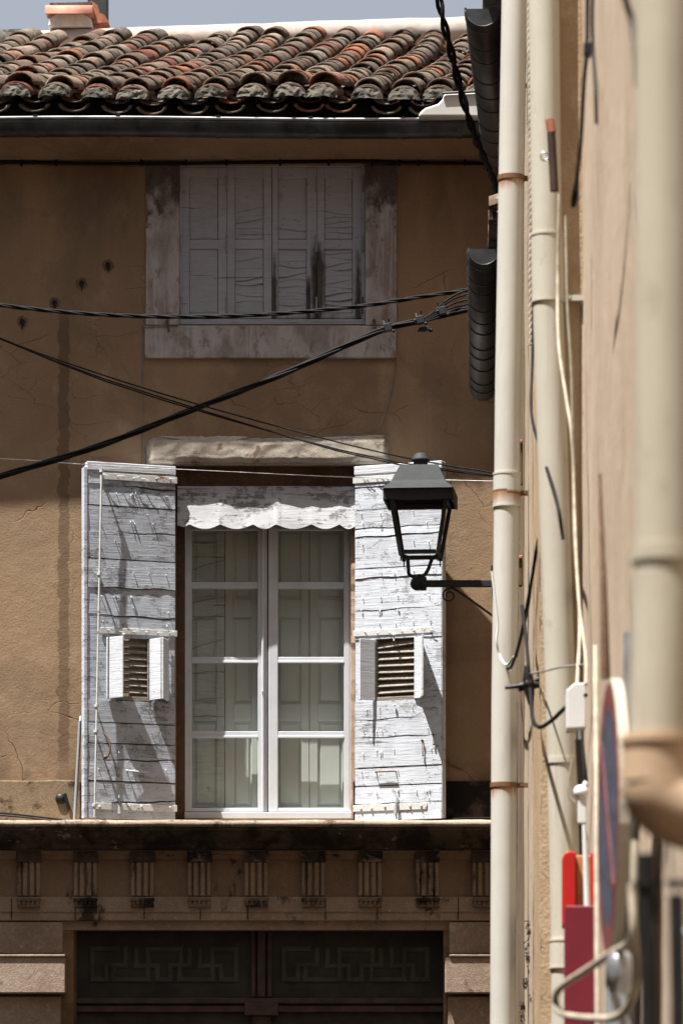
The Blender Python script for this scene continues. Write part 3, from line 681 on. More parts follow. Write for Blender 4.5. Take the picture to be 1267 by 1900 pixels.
def shutter(side, seed):
    rr = random.Random(seed)
    if side < 0: H = Vector((XX(323,.035), -.035, 0)); O = Vector((XX(161,.215), -.215, 0))
    else: H = Vector((XX(662,.035), -.035, 0)); O = Vector((XX(822,.235), -.235, 0))
    du = (O-H); W = du.length; du.normalize(); dn = Vector((du.y,-du.x,0)); dn = -dn if dn.y > 0 else dn
    zt, zb = ZZ(865,.1), ZZ(1522,.1); 
    def zz(py): return ZZ(py,.11)
    def P(u,z,w_): return H+du*u+dn*w_+Vector((0,0,z))
    def fromx(px):   # distance along the shutter for a picture x
        # solve X along H+du*u seen at px
        best=None
        for k in range(201):
            u=W*k/200; p=H+du*u; x=VX+p.x*F/(D+p.y)
            if best is None or abs(x-px)<best[0]: best=(abs(x-px),u)
        return best[1]
    def bar(mb, u0,u1,z0,z1,w0,w1):
        if u0>u1: u0,u1=u1,u0
        c = P((u0+u1)/2,(z0+z1)/2,(w0+w1)/2); mb.obox(c, du*(u1-u0)/2, dn*(w1-w0)/2, Vector((0,0,(z1-z0)/2)))
    mat = M['board_grey'] if side < 0 else M['board']
    pm = MB()
    if side < 0:
        ed = [(880,0),(905,1),(942,0),(990,1),(1040,0),(1093,1),(1145,1),(1186,0)]; ed2 = [(1303,0),(1343,0),(1381,0),(1411,1),(1451,0),(1489,2),(1522,0)]
        lx0, lx1, ly0, ly1 = 219,272,1186,1303
    else:
        ed = [(874,0),(902,0),(944,0),(979,1),(994,1),(1053,0),(1071,1),(1131,1),(1186,0)]; ed2 = [(1301,0),(1333,1),(1367,1),(1423,0),(1457,0),(1491,1),(1523,0)]
        lx0, lx1, ly0, ly1 = 702,772,1186,1301
    zz0 = zz(ed[0][0])
    planks(pm, P, [(zz(a),k) for a,k in ed], W, rr); planks(pm, P, [(zz(a),k) for a,k in ed2], W, rr)
    ua_, uc_ = sorted((fromx(lx0),fromx(lx1)))
    bar(pm, .002, ua_-.012, zz(1303.5), zz(1185.5), .0, .028); bar(pm, uc_+.012, W-.002, zz(1303.5), zz(1185.5), .0, .028)
    # nail heads across the boards
    nl = pm
    for q in range(60):
        py = rr.choice([918,955,972,1010,1065,1110,1133,1158,1315,1357,1395,1430,1470,1484])+rr.uniform(-3,3); u = rr.choice([.06,.16,.27,.38,.48])*W/.56+rr.uniform(-.02,.02)
        nl.tube([P(u,zz(py),.026),P(u,zz(py)+.001,.036+rr.uniform(0,.006)),P(u+rr.uniform(-.004,.004),zz(py)-rr.uniform(.0,.012),.040)], .0026, 5)
    sh = pm.build('window_shutter', mat, house, label=('open plank shutter left of the window, greyer paint in raking light' if side<0 else 'open plank shutter right of the window, bright peeling white paint behind the lamp'))
    # backing frame of darker old wood (keeps the cracks dark) + side edge + top cap
    b = MB(); ub, ue = .012, W-.012; ua, uc = sorted((fromx(lx0),fromx(lx1)))
    bar(b, ub, ue, zz(1184), zt-.02, -.028, .0); bar(b, ub, ue, zb+.004, zz(1305), -.028, .0); bar(b, ub, ua-.002, zz(1305)+.001, zz(1184)-.001, -.028, .0); bar(b, uc+.002, ue, zz(1305)+.001, zz(1184)-.001, -.028, .0)
    b.build('rear_boards', M['slat'], sh)
    b = MB(); bar(b, -.004, W+.004, zz(879), zt+.004, -.03, .036); b.build('top_rail', M['cap'], sh, bevel=.003)
    if side < 0:
        b = MB(); bar(b, W+.001, W+.024, zb-.0, zt-.03, -.03, .034); b.build('edge_board', M['board_grey'], sh, bevel=.003)
    else:
        b = MB(); bar(b, W+.001, W+.006, zb, zt-.02, -.03, .028); b.build('edge_board', M['board'], sh, bevel=.002)
    # iron straps with bent nails
    for (py,th_) in ((889,6),(1174,5.5),(1499,6)):
        s_ = MB(); u1 = fromx(184 if side<0 else (796 if py>1400 else (806 if py > 1000 else 745)))
        if side<0 and py>1400: u1 = fromx(172)
        bar(s_, -.012, u1, zz(py+th_), zz(py-th_), .031, .037)
        for q in range(6):
            u = .05+(u1-.08)*q/5+rr.uniform(-.02,.02); z = zz(py+rr.uniform(-2,2)); a = rr.uniform(-.02,.02)
            if py > 1400: s_.ball(P(u,z,.04), .0085, 4)
            else: s_.tube([P(u,z,.036),P(u+rr.uniform(.01,.02)*side,z+.003,.047),P(u+rr.uniform(.03,.045)*side,z+rr.uniform(-.008,.01),.05)], .0028, 5)
        s_.build('iron_strap', M['iron_w'], sh, bevel=.0015)
    # louvred vent
    lf = MB(); u0, u1 = sorted((fromx(lx0),fromx(lx1)))
    e0, e1 = sorted((fromx(163 if side<0 else 664), fromx(322 if side<0 else 821)))
    # boards either side of the vent
    vf = MB(); bar(vf, u0-.012, u0, zz(1302), zz(1187), -.02, .034); bar(vf, u1, u1+.012, zz(1302), zz(1187), -.02, .034); bar(vf, u0, u1, zz(1302), zz(1294), -.02, .03)
    vent = vf.build('louvre_vent', M['slat'], sh, bevel=.002)
    ns = 8; sl_ = MB()
    for i in range(ns):
        z = zz(1191+(1290-1191)*(i+.35)/ns); jt = rr.uniform(-.004,.004); jt += .02 if (side>0 and i==0) else 0
        lean = Vector((0,0,jt)); c = P((u0+u1)/2,z,.005); a = R(48)
        sl_.obox(c, du*((u1-u0)/2)+lean*.5, (dn*math.cos(a)-Vector((0,0,1))*math.sin(a))*.024, (dn*math.sin(a)+Vector((0,0,1))*math.cos(a))*.004)
    so2 = sl_.build('louvre_slats', M['slat'], sh, bevel=.0015)
    # little flaps folded open either side of the vent
    def flap(uh, sgn, wd, ang, nm='vent_flap'):
        f = MB(); d1 = (du*sgn*math.cos(ang)+dn*math.sin(ang)); n_ = Vector((d1.y,-d1.x,0)); 
        if n_.y > 0: n_ = -n_
        c = P(uh,(zz(1187)+zz(1300))/2,.038)+d1*wd/2
        f.obox(c, d1*wd/2, n_*.006, Vector((0,0,(zz(1187)-zz(1300))/2)))
        return f.build(nm, M['cap'], sh, bevel=.002)
    if side < 0:      # du points left here; two-leaf flaps standing away from the boards
        flap(fromx(196), -1, .125, R(50)); flap(fromx(309), 1, .125, R(60)); flap(fromx(276), -1, .110, R(66))
    else:
        flap(fromx(699), -1, .105, R(50)); flap(fromx(773), 1, .040, R(6)); flap(fromx(783), 1, .135, R(62))
    # catch peg, handle, hooks
    k = MB(); pc = fromx(226 if side<0 else 737)
    k.tube([P(pc,zz(1181),.038),P(pc,zz(1181),.055),P(pc,zz(1192),.055)], .005, 6); k.ball(P(pc,zz(1311 if side>0 else 1306),.045), .009, 5); k.ball(P(pc,zz(1181),.06), .008, 5)
    k.build('catch_peg', M['iron_w'], sh)
    k = MB(); bz = zz(1500); pc = fromx(218 if side<0 else 741)
    k.tube([P(pc,zz(1478),.04),P(pc,zz(1487),.055),P(pc,zz(1500),.06)], .005, 6); k.tube([P(pc,zz(1492),.055),P(pc-.002,zz(1513),.06)], [.010,.014], 6); k.tube([P(pc,zz(1513),.058),P(pc,zz(1521),.05)], .006, 6)
    k.build('hold_back', M['iron_g'], sh)
    if side > 0:
        k = MB(); a0,a1 = fromx(702),fromx(738); k.tube([P(a0,zz(1433),.03),P(a0,zz(1433),.055),P(a1,zz(1433),.055),P(a1,zz(1433),.03)], .0045, 6); k.build('handle', M['rust'], sh)
        for (px,py,ln) in ((788,1378,28),(808,1368,18)):
            k = MB(); a0 = fromx(px); k.tube([P(a0,zz(py),.03),P(a0,zz(py),.05),P(a0+.004,zz(py+ln),.045)], .004, 6); k.ball(P(a0,zz(py),.05), .008, 5); k.ball(P(a0+.004,zz(py+ln),.045), .007, 5); k.build('hook', M['rust'], sh)
    else:
        k = MB(); a0,a1 = fromx(184),fromx(171)
        k.tube([P(a0,zz(880),.075),P(a1,zz(1521),.075)], .0065, 8); 
        for py in (882,1072,1315,1362,1499):
            uu = a0+(a1-a0)*(py-880)/641; k.tube([P(uu,zz(py)-.008,.075),P(uu,zz(py)+.008,.075)], .013, 8); k.tube([P(uu,zz(py),.03),P(uu,zz(py),.07)], .006, 6)
        rod = k.build('locking_rod', M['iron_w'], sh)
        k = MB(); k.tube(spline([P(a0-.01,zz(1364),.08),P(a0-.035,zz(1376),.10),P(a0-.045,zz(1392),.11),P(a0-.035,zz(1408),.10),P(a0-.012,zz(1412),.08)],5), .0055, 6); k.ball(P(a0-.02,zz(1410),.09), .014, 5); k.build('handle', M['rust'], rod)
        k = MB(); a0,a1 = fromx(233),fromx(272); k.tube([P(a0,zz(1432),.03),P(a0,zz(1432),.05),P(a1,zz(1434),.04)], .004, 6); k.ball(P(a0,zz(1432),.048), .008,5); k.build('hook', M['iron_w'], sh)
shutter(-1, 5); shutter(1, 9)

def lower():
    # rough lintel
    l = MB(); rr = random.Random(4)
    top = [(272,836),(274,822),(284,812),(300,809)]+[(x, 811+rr.uniform(-2.5,2.5)) for x in range(330,690,26)]+[(700,806),(716,808),(722,818)]
    bot = [(722,856),(706,859),(690,858),(672,858),(664,855),(655,862)]+[(x, 861+rr.uniform(-1.5,1.8)) for x in range(640,340,-18)]+[(333,859),(322,864),(274,864)]
    def it(tab, x):
        tab = sorted(tab)
        for (a,b),(c_,d_) in zip(tab,tab[1:]):
            if a <= x <= c_: return b+(d_-b)*(x-a)/max(1e-6,c_-a)
        return tab[0][1] if x < tab[0][0] else tab[-1][1]
    nx, nz = 130, 14; vs = []
    for i in range(nx+1):
        px = 272+450*i/nx; a, b_ = it(top[1:], px), it(bot, px); ex = min(1, min(i, nx-i)/3)
        a += 1.6*n1(px*.09)+1.0*n1(px*.3); b_ += 1.5*n1(px*.07,3)+1.0*n1(px*.27,6)
        for k in range(nz+1):
            t = k/nz; e = min(1, min(k, nz-k)/2.5)*ex; py = a+(b_-a)*t
            vs.append(V(px, py, .004+.058*e**.5+.006*n1(px*.035,py*.05)+.002*n1(px*.14,py*.14)))
    l.add(vs, [(i*(nz+1)+k, i*(nz+1)+k+1, (i+1)*(nz+1)+k+1, (i+1)*(nz+1)+k) for i in range(nx) for k in range(nz)], True)
    l.pbox(276,718,816,861,.03,.05); l.build('lintel', M['lintel'], house)
    l = MB(); l.pbox(326,664,858,903,-.06,.25); l.build('timber_lintel', M['jamb'], house)
    # side jambs of old wood / crumbling mortar
    j = MB(); j.pbox(321,343,903,1519,-.10,.2); j.build('jamb', M['jamb'], house, bevel=.003)
    j = MB(); n = 40; vs = []
    for i in range(n+1):
        py = 975+(1519-975)*i/n; a = 651+1.2*n1(i*.8); bq = 664.5+1.0*n1(i*.9,5)
        o = -.015+.012*n1(i*.6,3); vs += [V(a,py,o-.01),V((a+bq)/2,py,o+.008*n1(i*.9,9)),V(bq,py,o), V(a,py,-.2), V(bq,py,-.2)]
    fs = []
    for i in range(n):
        a,b = 5*i,5*i+5; fs += [(a,b,b+1,a+1),(a+1,b+1,b+2,a+2),(a+3,b+3,b,a),(a+2,b+2,b+4,a+4)]
    fs = [f for f in fs]; j.add(vs, fs); j.build('jamb', M['jamb_stone'], house)
    # hanging valance, wavy sheet with scalloped lower edge
    cus = [330,352,409,470,512,578,630,663]; v = MB(); n = 110; m = 10; vs = []
    def bot_y(px):
        for a,b in zip(cus,cus[1:]):
            if a <= px <= b:
                t = (px-a)/(b-a); return 972.5+9*math.sin(math.pi*t)*(1 if (b-a)>30 else .6)
        return 976
    for lay in (0,.022):
        for i in range(n+1):
            px = 329.5+(662-329.5)*i/n
            for k in range(m+1):
                t = k/m; py = 902+(bot_y(px)-902)*t
                off = -.020+.045*t**1.2+.004*n1(px*.03,t*2)+.004*math.sin(px*.05+t)-lay
                if abs(px-515) < 8: off += .006*(1-abs(px-515)/8)
                vs.append(V(px,py,off))
    L = (n+1)*(m+1); fs = []
    for i in range(n):
        for k in range(m):
            a = i*(m+1)+k; b = a+m+1; fs += [(a,a+1,b+1,b),(L+a,L+b,L+b+1,L+a+1)]
    for i in range(n):
        a = i*(m+1)+m; b = a+m+1; fs.append((a,L+a,L+b,b)); a = i*(m+1); b = a+m+1; fs.append((a,b,L+b,L+a))
    v.add(vs, fs); v.build('valance', M['valance'], house)
    # window: frame, two casements, panes, inner shutters
    w0 = -.135; f = MB()
    f.pbox(337,345.5,968,1517,w0,.07); f.pbox(648.5,656,968,1517,w0,.07); f.pbox(345.5,648.5,965,975,w0,.07)
    f.pbox(333,652,1507,1519,w0+.03,.12)
    win = f.build('window', M['winwhite'], house, bevel=.003)
    for (sa,sb,pa,pb,o) in ((345.5,496,356,478.5,w0-.008),(498,648.5,515.5,638,w0+.002)):
        c = MB(); c.pbox(sa,pa,976,1506,o,.04); c.pbox(pb,sb,976,1506,o,.04)
        for (ya,yb) in ((976,984),(1080,1092),(1219,1230),(1357,1369),(1499,1506)): c.pbox(pa,pb,ya,yb,o-.003,.034)
        cs = c.build('casement', M['winwhite'], win, bevel=.003, seg=2)
        for (ya,yb) in ((976,984),(1080,1092),(1219,1230),(1357,1369)): c = MB(); c.pbox(pa,pb,yb-4,yb,o+.004,.012); c.build('glazing_bead', M['winwhite'], cs, bevel=.002)
        for (ya,yb) in ((984,1080),(1092,1219),(1230,1357),(1369,1499)):
            g_ = MB(); g_.add([V(pa-1,yb+1,o-.02),V(pb+1,yb+1,o-.02),V(pb+1,ya-1,o-.02),V(pa-1,ya-1,o-.02)],[(0,1,2,3)]); g_.build('pane', M['glass'], cs)
    c = MB(); x = XX(488,w0+.012); c.tube([(x,-w0-.006,ZZ(1506,w0)),(x,-w0-.006,ZZ(978,w0))], .010, 10); 
    for py in (1140,1283): c.ball(V(487,py,w0+.02), .006, 4)
    c.build('meeting_bead', M['winwhite'], win)
    c = MB(); c.pbox(495.6,498.4,977,1506,w0-.015,.02); c.build('seal_gap', M['dark'], win)
    q = -.235
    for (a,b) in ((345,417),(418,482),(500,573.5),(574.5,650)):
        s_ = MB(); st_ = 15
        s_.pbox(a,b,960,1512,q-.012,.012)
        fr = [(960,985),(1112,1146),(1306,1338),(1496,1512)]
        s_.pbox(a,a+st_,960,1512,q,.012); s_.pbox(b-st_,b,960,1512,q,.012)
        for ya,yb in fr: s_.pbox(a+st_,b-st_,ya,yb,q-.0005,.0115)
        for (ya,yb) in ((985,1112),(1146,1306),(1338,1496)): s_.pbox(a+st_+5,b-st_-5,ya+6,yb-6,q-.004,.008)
        ish = s_.build('inner_shutter', M['inner'] if a > 350 else M['inner_refl'], win, bevel=.0025)
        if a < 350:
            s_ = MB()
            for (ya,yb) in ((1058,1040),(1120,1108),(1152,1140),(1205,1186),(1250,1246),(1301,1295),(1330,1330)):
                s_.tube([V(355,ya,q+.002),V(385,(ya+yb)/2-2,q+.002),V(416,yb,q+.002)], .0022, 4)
            s_.build('reflected_seams', M['refl_seam'], ish)  # slanted lines draw the shutter's reflection onto the inner leaf
lower()

# skirting band, ledge, cornice, frieze -------------------------------------
def entablature():
    s = MB(); s.prism([(XX(a,.02),ZZ(b,.02)) for a,b in [(-1300,1522),(150,1522),(150,1449),(110,1447),(60,1449),(0,1448),(-1300,1448)]], -.02, .01); s.build('skirting', M['skirt'], house, bevel=.006, seg=2)
    s = MB(); s.pbox(655,1140,1449,1522,.02,.03); s.build('skirting', M['skirt_b'], house, bevel=.006)
    # ledge: wavy mortar top
    L = MB(); n = 240; vs = []; x0,x1 = XL,XR
    P_ = [(.0,.028),(.14,.024),(.29,.016),(.315,.0),(.312,-.02),(.29,-.03)]; zt = ZZ(1526,.31)
    for i in range(n+1):
        x = x0+(x1-x0)*i/n
        for q,(o,dz) in enumerate(P_):
            vs.append((x, -o-.006*n1(x*7,q), zt+dz+.006*n1(x*5,q*.7)+(.003*n1(x*23,q))))
    m = len(P_); L.add(vs, [(i*m+k+1, (i+1)*m+k+1, (i+1)*m+k, i*m+k) for i in range(n) for k in range(m-1)], True)
    L.build('cornice_ledge', M['ledge'], house)
    c = MB(); z0 = ZZ(1530,.30); pr = [(.01,z0+.02),(-.30,z0+.006)]
    for o,py in ((.302,1541),(.290,1543),(.285,1547),(.272,1552),(.25,1558),(.222,1563),(.20,1566),(.196,1574),(.15,1577),(.10,1577)): pr.append((-o,ZZ(py,o)))
    pr += [(-.03,ZZ(1576,.1)),(.01,ZZ(1576,.1))]
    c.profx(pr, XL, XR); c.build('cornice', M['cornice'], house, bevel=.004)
    # bed mould between triglyphs, frieze
    f = MB(); pr = [(0.01,ZZ(1578,.05)),(-.075,ZZ(1578,.075)),(-.07,ZZ(1584,.07)),(-.05,ZZ(1586,.05)),(-.045,ZZ(1594,.045)),(-.02,ZZ(1597,.02)),(-.016,ZZ(1600,.016)),(-.016,ZZ(1664,.016)),(.01,ZZ(1664,.016))]
    f.profx(pr, XL, XR); fr = f.build('frieze', M['frieze'], house)
    # triglyphs with guttae: one model, copied
    t = MB(); o = .065; c0 = 159
    for a,b in ((-21,-14.5),(-10.5,-2.5),(2.5,10.5),(14.5,21)): t.pbox(c0+a,c0+b,1600,1662,o,.05)
    for g0 in (-14.5,-2.5,10.5):
        w_ = 4 if g0 != -2.5 else 5
        t.add([V(c0+g0,1600,o),V(c0+g0+w_,1600,o),V(c0+g0+w_/2,1600,o-.022),V(c0+g0,1662,o),V(c0+g0+w_,1662,o),V(c0+g0+w_/2,1662,o-.022)], [(0,2,5,3),(2,1,4,5)])
    tr = t.build('triglyph', M['frieze_m'], house, bevel=.0025)
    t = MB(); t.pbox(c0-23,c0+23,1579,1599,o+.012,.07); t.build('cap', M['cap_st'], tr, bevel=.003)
    t = MB(); t.pbox(c0-21,c0+21,1679,1683,.09,.05)
    for q in range(5):
        cx = c0-17+q*8.5; z1,z0 = ZZ(1672,.085),ZZ(1679,.085); x = XX(cx,.085); r0 = .007; r1 = .012
        t.add([(x-r0,-.062,z1),(x+r0,-.062,z1),(x+r0,-.082,z1),(x-r0,-.082,z1),(x-r1,-.062,z0),(x+r1,-.062,z0),(x+r1,-.09,z0),(x-r1,-.09,z0)], [(3,2,1,0),(4,5,6,7),(3,7,6,2),(2,6,5,1),(0,4,7,3)])
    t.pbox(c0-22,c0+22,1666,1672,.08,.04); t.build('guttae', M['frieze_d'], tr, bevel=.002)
    for px in (-52,53.5,264.5,370,475.5,581,686.5,792.5,897): clone_part(tr, ((px-c0)*(D-o)/F,0,0))
    # architrave
    a = MB(); pr = [(.01,ZZ(1664,.06)),(-.06,ZZ(1664,.06)),(-.06,ZZ(1692,.06)),(-.05,ZZ(1694,.05)),(-.05,ZZ(1708,.05)),(-.01,ZZ(1709,.04)),(-.008,ZZ(1726,.008)),(.01,ZZ(1726,.008))]
    a.profx(pr, XL, XR); a.build('architrave', M['archi'], house, bevel=.003)
    for px in (22,140,268,372,460,604,700,850):
        j = MB(); j.pbox(px-.7,px+.7,1666,1706,.0625,.01); j.build('joint', M['dark'], house)
    # pilaster blocks
    for (xa,xb,seg) in ((-1300,117,'l'),(833,1140,'r')):
        s1 = -1 if seg == 'l' else 1
        p = MB(); p.pbox(xa,xb,1711,1769,.05,.07); p.build('pier_block', M['archi'], house, bevel=.006, seg=2)
        e = 5 if seg=='l' else 0; f_ = 0 if seg=='l' else -8
        p = MB(); p.pbox(xa,xb+e,1770,1776,.145,.16); p.pbox(xa+f_,xb+e,1776,1843,.135,.15); p.build('pier_block', M['archi'], house, bevel=.008, seg=3)
        p = MB(); p.pbox(xa+f_*.3,xb-4,1849,1990,.065,.08); p.build('pier_block', M['archi'], house, bevel=.006, seg=2)
    for xa,xb in ((XL,XX(112)),(XX(846),XR)): p = MB(); p.box(xa,xb,-.06,.01,.0,ZZ(2000)); p.build('pier_base', M['archi'], house, bevel=.006)
entablature()

def gate():
    o = -.20; g = MB(); x0,x1 = 130,830
    g.box(XX(120,o),XX(840,o),-o,-o+.05,.02,ZZ(1700,o)); gt = g.build('gate', M['gate'], house)
    r = MB()
    for (ya,yb,th) in ((1852,1862,.05),(1866,1878,.035)): r.pbox(125,835,ya,yb,o+th,th)
    r.pbox(125,835,2000,2030,o+.04,.04); r.pbox(125,835,2560,2680,o+.03,.03)
    r.pbox(466,474,1700,1850,o+.03,.03); r.pbox(478,492,1700,1850,o+.045,.045); r.pbox(496,504,1700,1850,o+.03,.03)
    r.pbox(454,516,1856,1884,o+.07,.07); r.pbox(468,502,1885,2660,o+.03,.03); r.build('rail', M['gate_r'], gt, bevel=.004, seg=2)
    S = 2.534; K = [[(550,660),(435,660),(435,805),(500,805),(500,737),(590,737),(590,665)],[(535,737),(535,805),(695,805),(695,662),(850,662),(850,737)],
        [(640,665),(640,740),(740,740),(740,805),(800,805),(800,737),(890,737),(890,665)],[(845,740),(845,805),(1000,805),(1000,662),(1110,662),(1110,805),(1040,805),(1040,740),(940,740),(940,665)]]
    for dx in (0,355):
        k = MB()
        for pl in K:
            P2 = [(a/S+dx,1500+b/S) for a,b in pl]
            for i,((xa,ya),(xb,yb)) in enumerate(zip(P2,P2[1:])):
                for (off2,th,hw) in ((.012,.014,4.6),(.018,.02,2.2)):
                    e = 0.0006*((i%2)+(off2>.015))
                    if ya == yb or abs(ya-yb) < 2.5: k.pbox(min(xa,xb)-hw,max(xa,xb)+hw,ya-hw,ya+hw,o+off2+e,th)
                    else: k.pbox(xa-hw,xa+hw,min(ya,yb)-hw,max(ya,yb)+hw,o+off2+.0003+e,th)
        k.build('key_pattern', M['gate_k'], gt, bevel=.001)
gate()

# small wall fittings --------------------------------------------------------
for i,(px,py,lb) in enumerate([(201,492,'topmost of the four iron stubs stepping down the plaster left of the upper window'),(152,526,'second iron stub from the top, in a ring of rust on the plaster'),(102,562,'iron stub just above the twisted cable on the plaster left of the upper window'),(42,597,'lowest iron stub, alone below the twisted cable at the left edge')]):
    a = MB()
    def blob(mb, rad, off, sd_):
        c = V(px,py,off); ring = [c+Vector((math.cos(t_)*rad*(1+.25*n1(math.cos(t_)*1.7+sd_, math.sin(t_)*1.7)), 0, math.sin(t_)*rad*1.1*(1+.3*n1(math.cos(t_)*2+sd_*2, math.sin(t_)*2)))) for t_ in [k_*math.pi/10 for k_ in range(20)]]
        mb.add(ring, [list(range(20))])
    blob(a, .017, .003, i*3.3); a.tube([V(px-1,py-5,.0),V(px,py-3,.028),V(px+2,py+7,.032)], .006, 6); a.tube([V(px,py,.004),V(px,py+14,.003)], .0025, 4)
    halo = MB(); blob(halo, .034, .0015, i*5.1+2)
    ao = a.build('wall_anchor', M['black']); halo.build('rust_stain', M['halo'], ao); tag(ao, lb, 'anchor', 'iron stubs on the upper plaster')
a = MB(); a.lathe([(.0001,-.006),(.03,-.006),(.034,.006)], V(113,1482,.03), 10, 'y'); a.obox(V(125,1488,.045), (.010,0,.004), (0,.008,0), (.014,0,-.05))
tag(a.build('shutter_stop', M['black']), 'black iron shutter stop in the dirty skirting left of the shutters', 'shutter stop')
a = MB(); a.tube([V(149,1338,.10),V(147,1380,.10),V(139,1523,.13)], .0105, 8); a.tube([V(149,1340,.10),V(150,1330,.06)], .008, 8)
tag(a.build('prop_bar', M['iron_g']), 'thin grey metal bar leaning behind the left shutter', 'bar')
def thin(name, pts, r, mat, label, n=6):
    mb = MB(); mb.tube(spline([V(*p) for p in pts], 8), r, n); return tag(mb.build(name, mat), label, 'cable')
thin('bell_wire', [(330,605,.026),(300,606,.026),(272,607,.026),(266,612,.01),(265,650,.006),(264,760,.006),(263,864,.006)], .0028, M['cable_g'], 'thin pale wire running down the plaster from the upper sill corner to the left shutter')
thin('bell_wire', [(737,306,.006),(737,400,.006),(737,500,.006),(736,640,.006),(730,700,.008),(718,760,.012),(706,788,.02),(690,798,.03),(640,807,.05),(560,812,.05),(470,812,.052),(400,822,.052),(330,815,.05),(285,811,.048),(270,816,.03),(269,864,.008)], .0032, M['cable_g'], 'thin pale wire dropping beside the upper surround then draping over the rough lintel')
def ledge_cables():
    mb = MB(); mb.tube(spline([V(-300,1500,.10),V(-60,1506,.12),V(20,1510,.14),V(100,1519,.24),V(150,1523,.26),V(300,1525,.27),V(480,1525.5,.27),V(660,1525,.27),V(800,1523,.25),V(960,1522,.2)]), .006, 6)
    mb.tube(spline([V(-300,1506,.10),V(-60,1510,.14),V(40,1516,.2),V(120,1524,.28),V(330,1527,.28),V(520,1524,.27),V(700,1527,.28),V(870,1518,.2),V(960,1519,.2)]), .005, 6)
    tag(mb.build('ledge_cable', M['cable']), 'black cable lying loose along the ledge under the shutters', 'cable')
ledge_cables()

# ------------------------------------------------------------------ overhead cables
def over(name, pts, label, strands, rs, ro, pitch, mat='cable'):
    mb = MB(); path = spline([V(*p) for p in pts], 10)
    if strands == 1: mb.tube(path, rs, 8)
    else: twist(mb, path, rs, ro, strands, pitch)
    return tag(mb.build(name, M[mat]), label, 'cable')
over('overhead_cable', [(-420,500,1.4),(-200,537,1.4),(0,566,1.4),(160,582,1.4),(330,588,1.4),(500,583,1.4),(660,569,1.4),(780,551,1.4),(866,538,1.4),(960,520,1.5)], 'twisted black cable sagging across the bottom of the upper shutters', 3, .0062, .0072, .42)
c2 = over('overhead_cable', [(-420,1000,1.6),(-200,946,1.6),(0,884,1.6),(180,829,1.6),(350,763,1.6),(520,696,1.6),(640,642,1.6),(715,610,1.6),(783,594,1.6),(866,574,1.6),(960,552,1.7)], 'thick black cable bundle rising from lower left to the dark gutter', 4, .0085, .0105, 1.1)
mb = MB(); f_ = [V(783,594,1.6)]
for dy in (-50,-40,-26,-14,2): mb.tube(spline([V(770,600,1.62), V(800,594-.25*abs(dy),1.62), V(835,580+dy*.55,1.62), V(868,575+dy*.75,1.6), V(950,560+dy,1.6)],6), .006, 6)
tag(mb.build('cable_tail', M['cable']), 'fan of black cable tails spreading from the clamps to the dark gutter', 'cable')
for (px,py,lb) in ((719,608,'leftmost black clamp on the thick cable bundle, over the surround corner'),(779,594,'middle black clamp on the thick cable bundle'),(820,577,'clamp nearest the dark gutter, where the cable tails fan out')):
    k = MB(); c = V(px,py,1.64); ax = Vector((.97,0,.22)); ax.normalize(); up = Vector((-.22,0,.97))
    k.obox(c, ax*.024, (0,.022,0), up*.022)
    for s_ in (-1,1):
        k.tube([c+ax*.015*s_+up*.015, c+ax*.015*s_+up*.05], .006, 6); k.ball(c+ax*.02*s_*1.4-up*.03*(s_>0)-Vector((0,.02,0)), .010, 5)
    tag(k.build('cable_clamp', M['lamp'], bevel=.003), lb, 'clamp', 'clamps on the thick cable bundle')
if True:
    k = MB(); c = V(787,611,1.62); k.obox(c, (.03,0,.004),(0,.02,0),(0,0,.011)); k.ball(c+Vector((-.032,0,-.004)),.011,5); k.ball(c+Vector((.036,0,-.006)),.012,5)
    tag(k.build('cable_clamp', M['lamp'], bevel=.002), 'small lowest clamp hanging just beneath the middle one', 'clamp', 'clamps on the thick cable bundle')
over('telephone_wire', [(-420,430,1.9),(-200,540,1.9),(0,628,1.9),(180,700,1.9),(360,758,1.9),(560,817,1.9),(700,853,1.9),(810,869,1.9),(960,889,1.95)], 'lower pair of thin black wires sloping down behind the lamp roof', 2, .0042, .006, 3.0)
over('telephone_wire', [(-420,422,2.0),(-200,533,2.0),(0,627,2.0),(180,692,2.0),(360,748,2.0),(560,803,2.0),(700,838,2.0),(810,860,2.0),(960,884,2.05)], 'uppermost single thin black wire sloping down to the lamp cap', 1, .0042, 0, 1)
over('guy_wire', [(-420,834,1.2),(0,851,1.2),(160,862,1.2),(400,874,1.2),(660,886,1.2),(960,894,1.25)], 'very thin bright steel wire stretched level in front of the shutter tops', 1, .0022, 0, 1, 'wire')
over('overhead_cable', [(806,-60,3.6),(818,20,3.6),(835,90,3.5),(852,160,3.4),(873,232,3.3),(893,285,3.1),(912,330,2.8),(930,372,2.6),(950,420,2.4)], 'thick twisted black cable hanging steeply over the roof beside the side gutter', 2, .0115, .0125, .26)

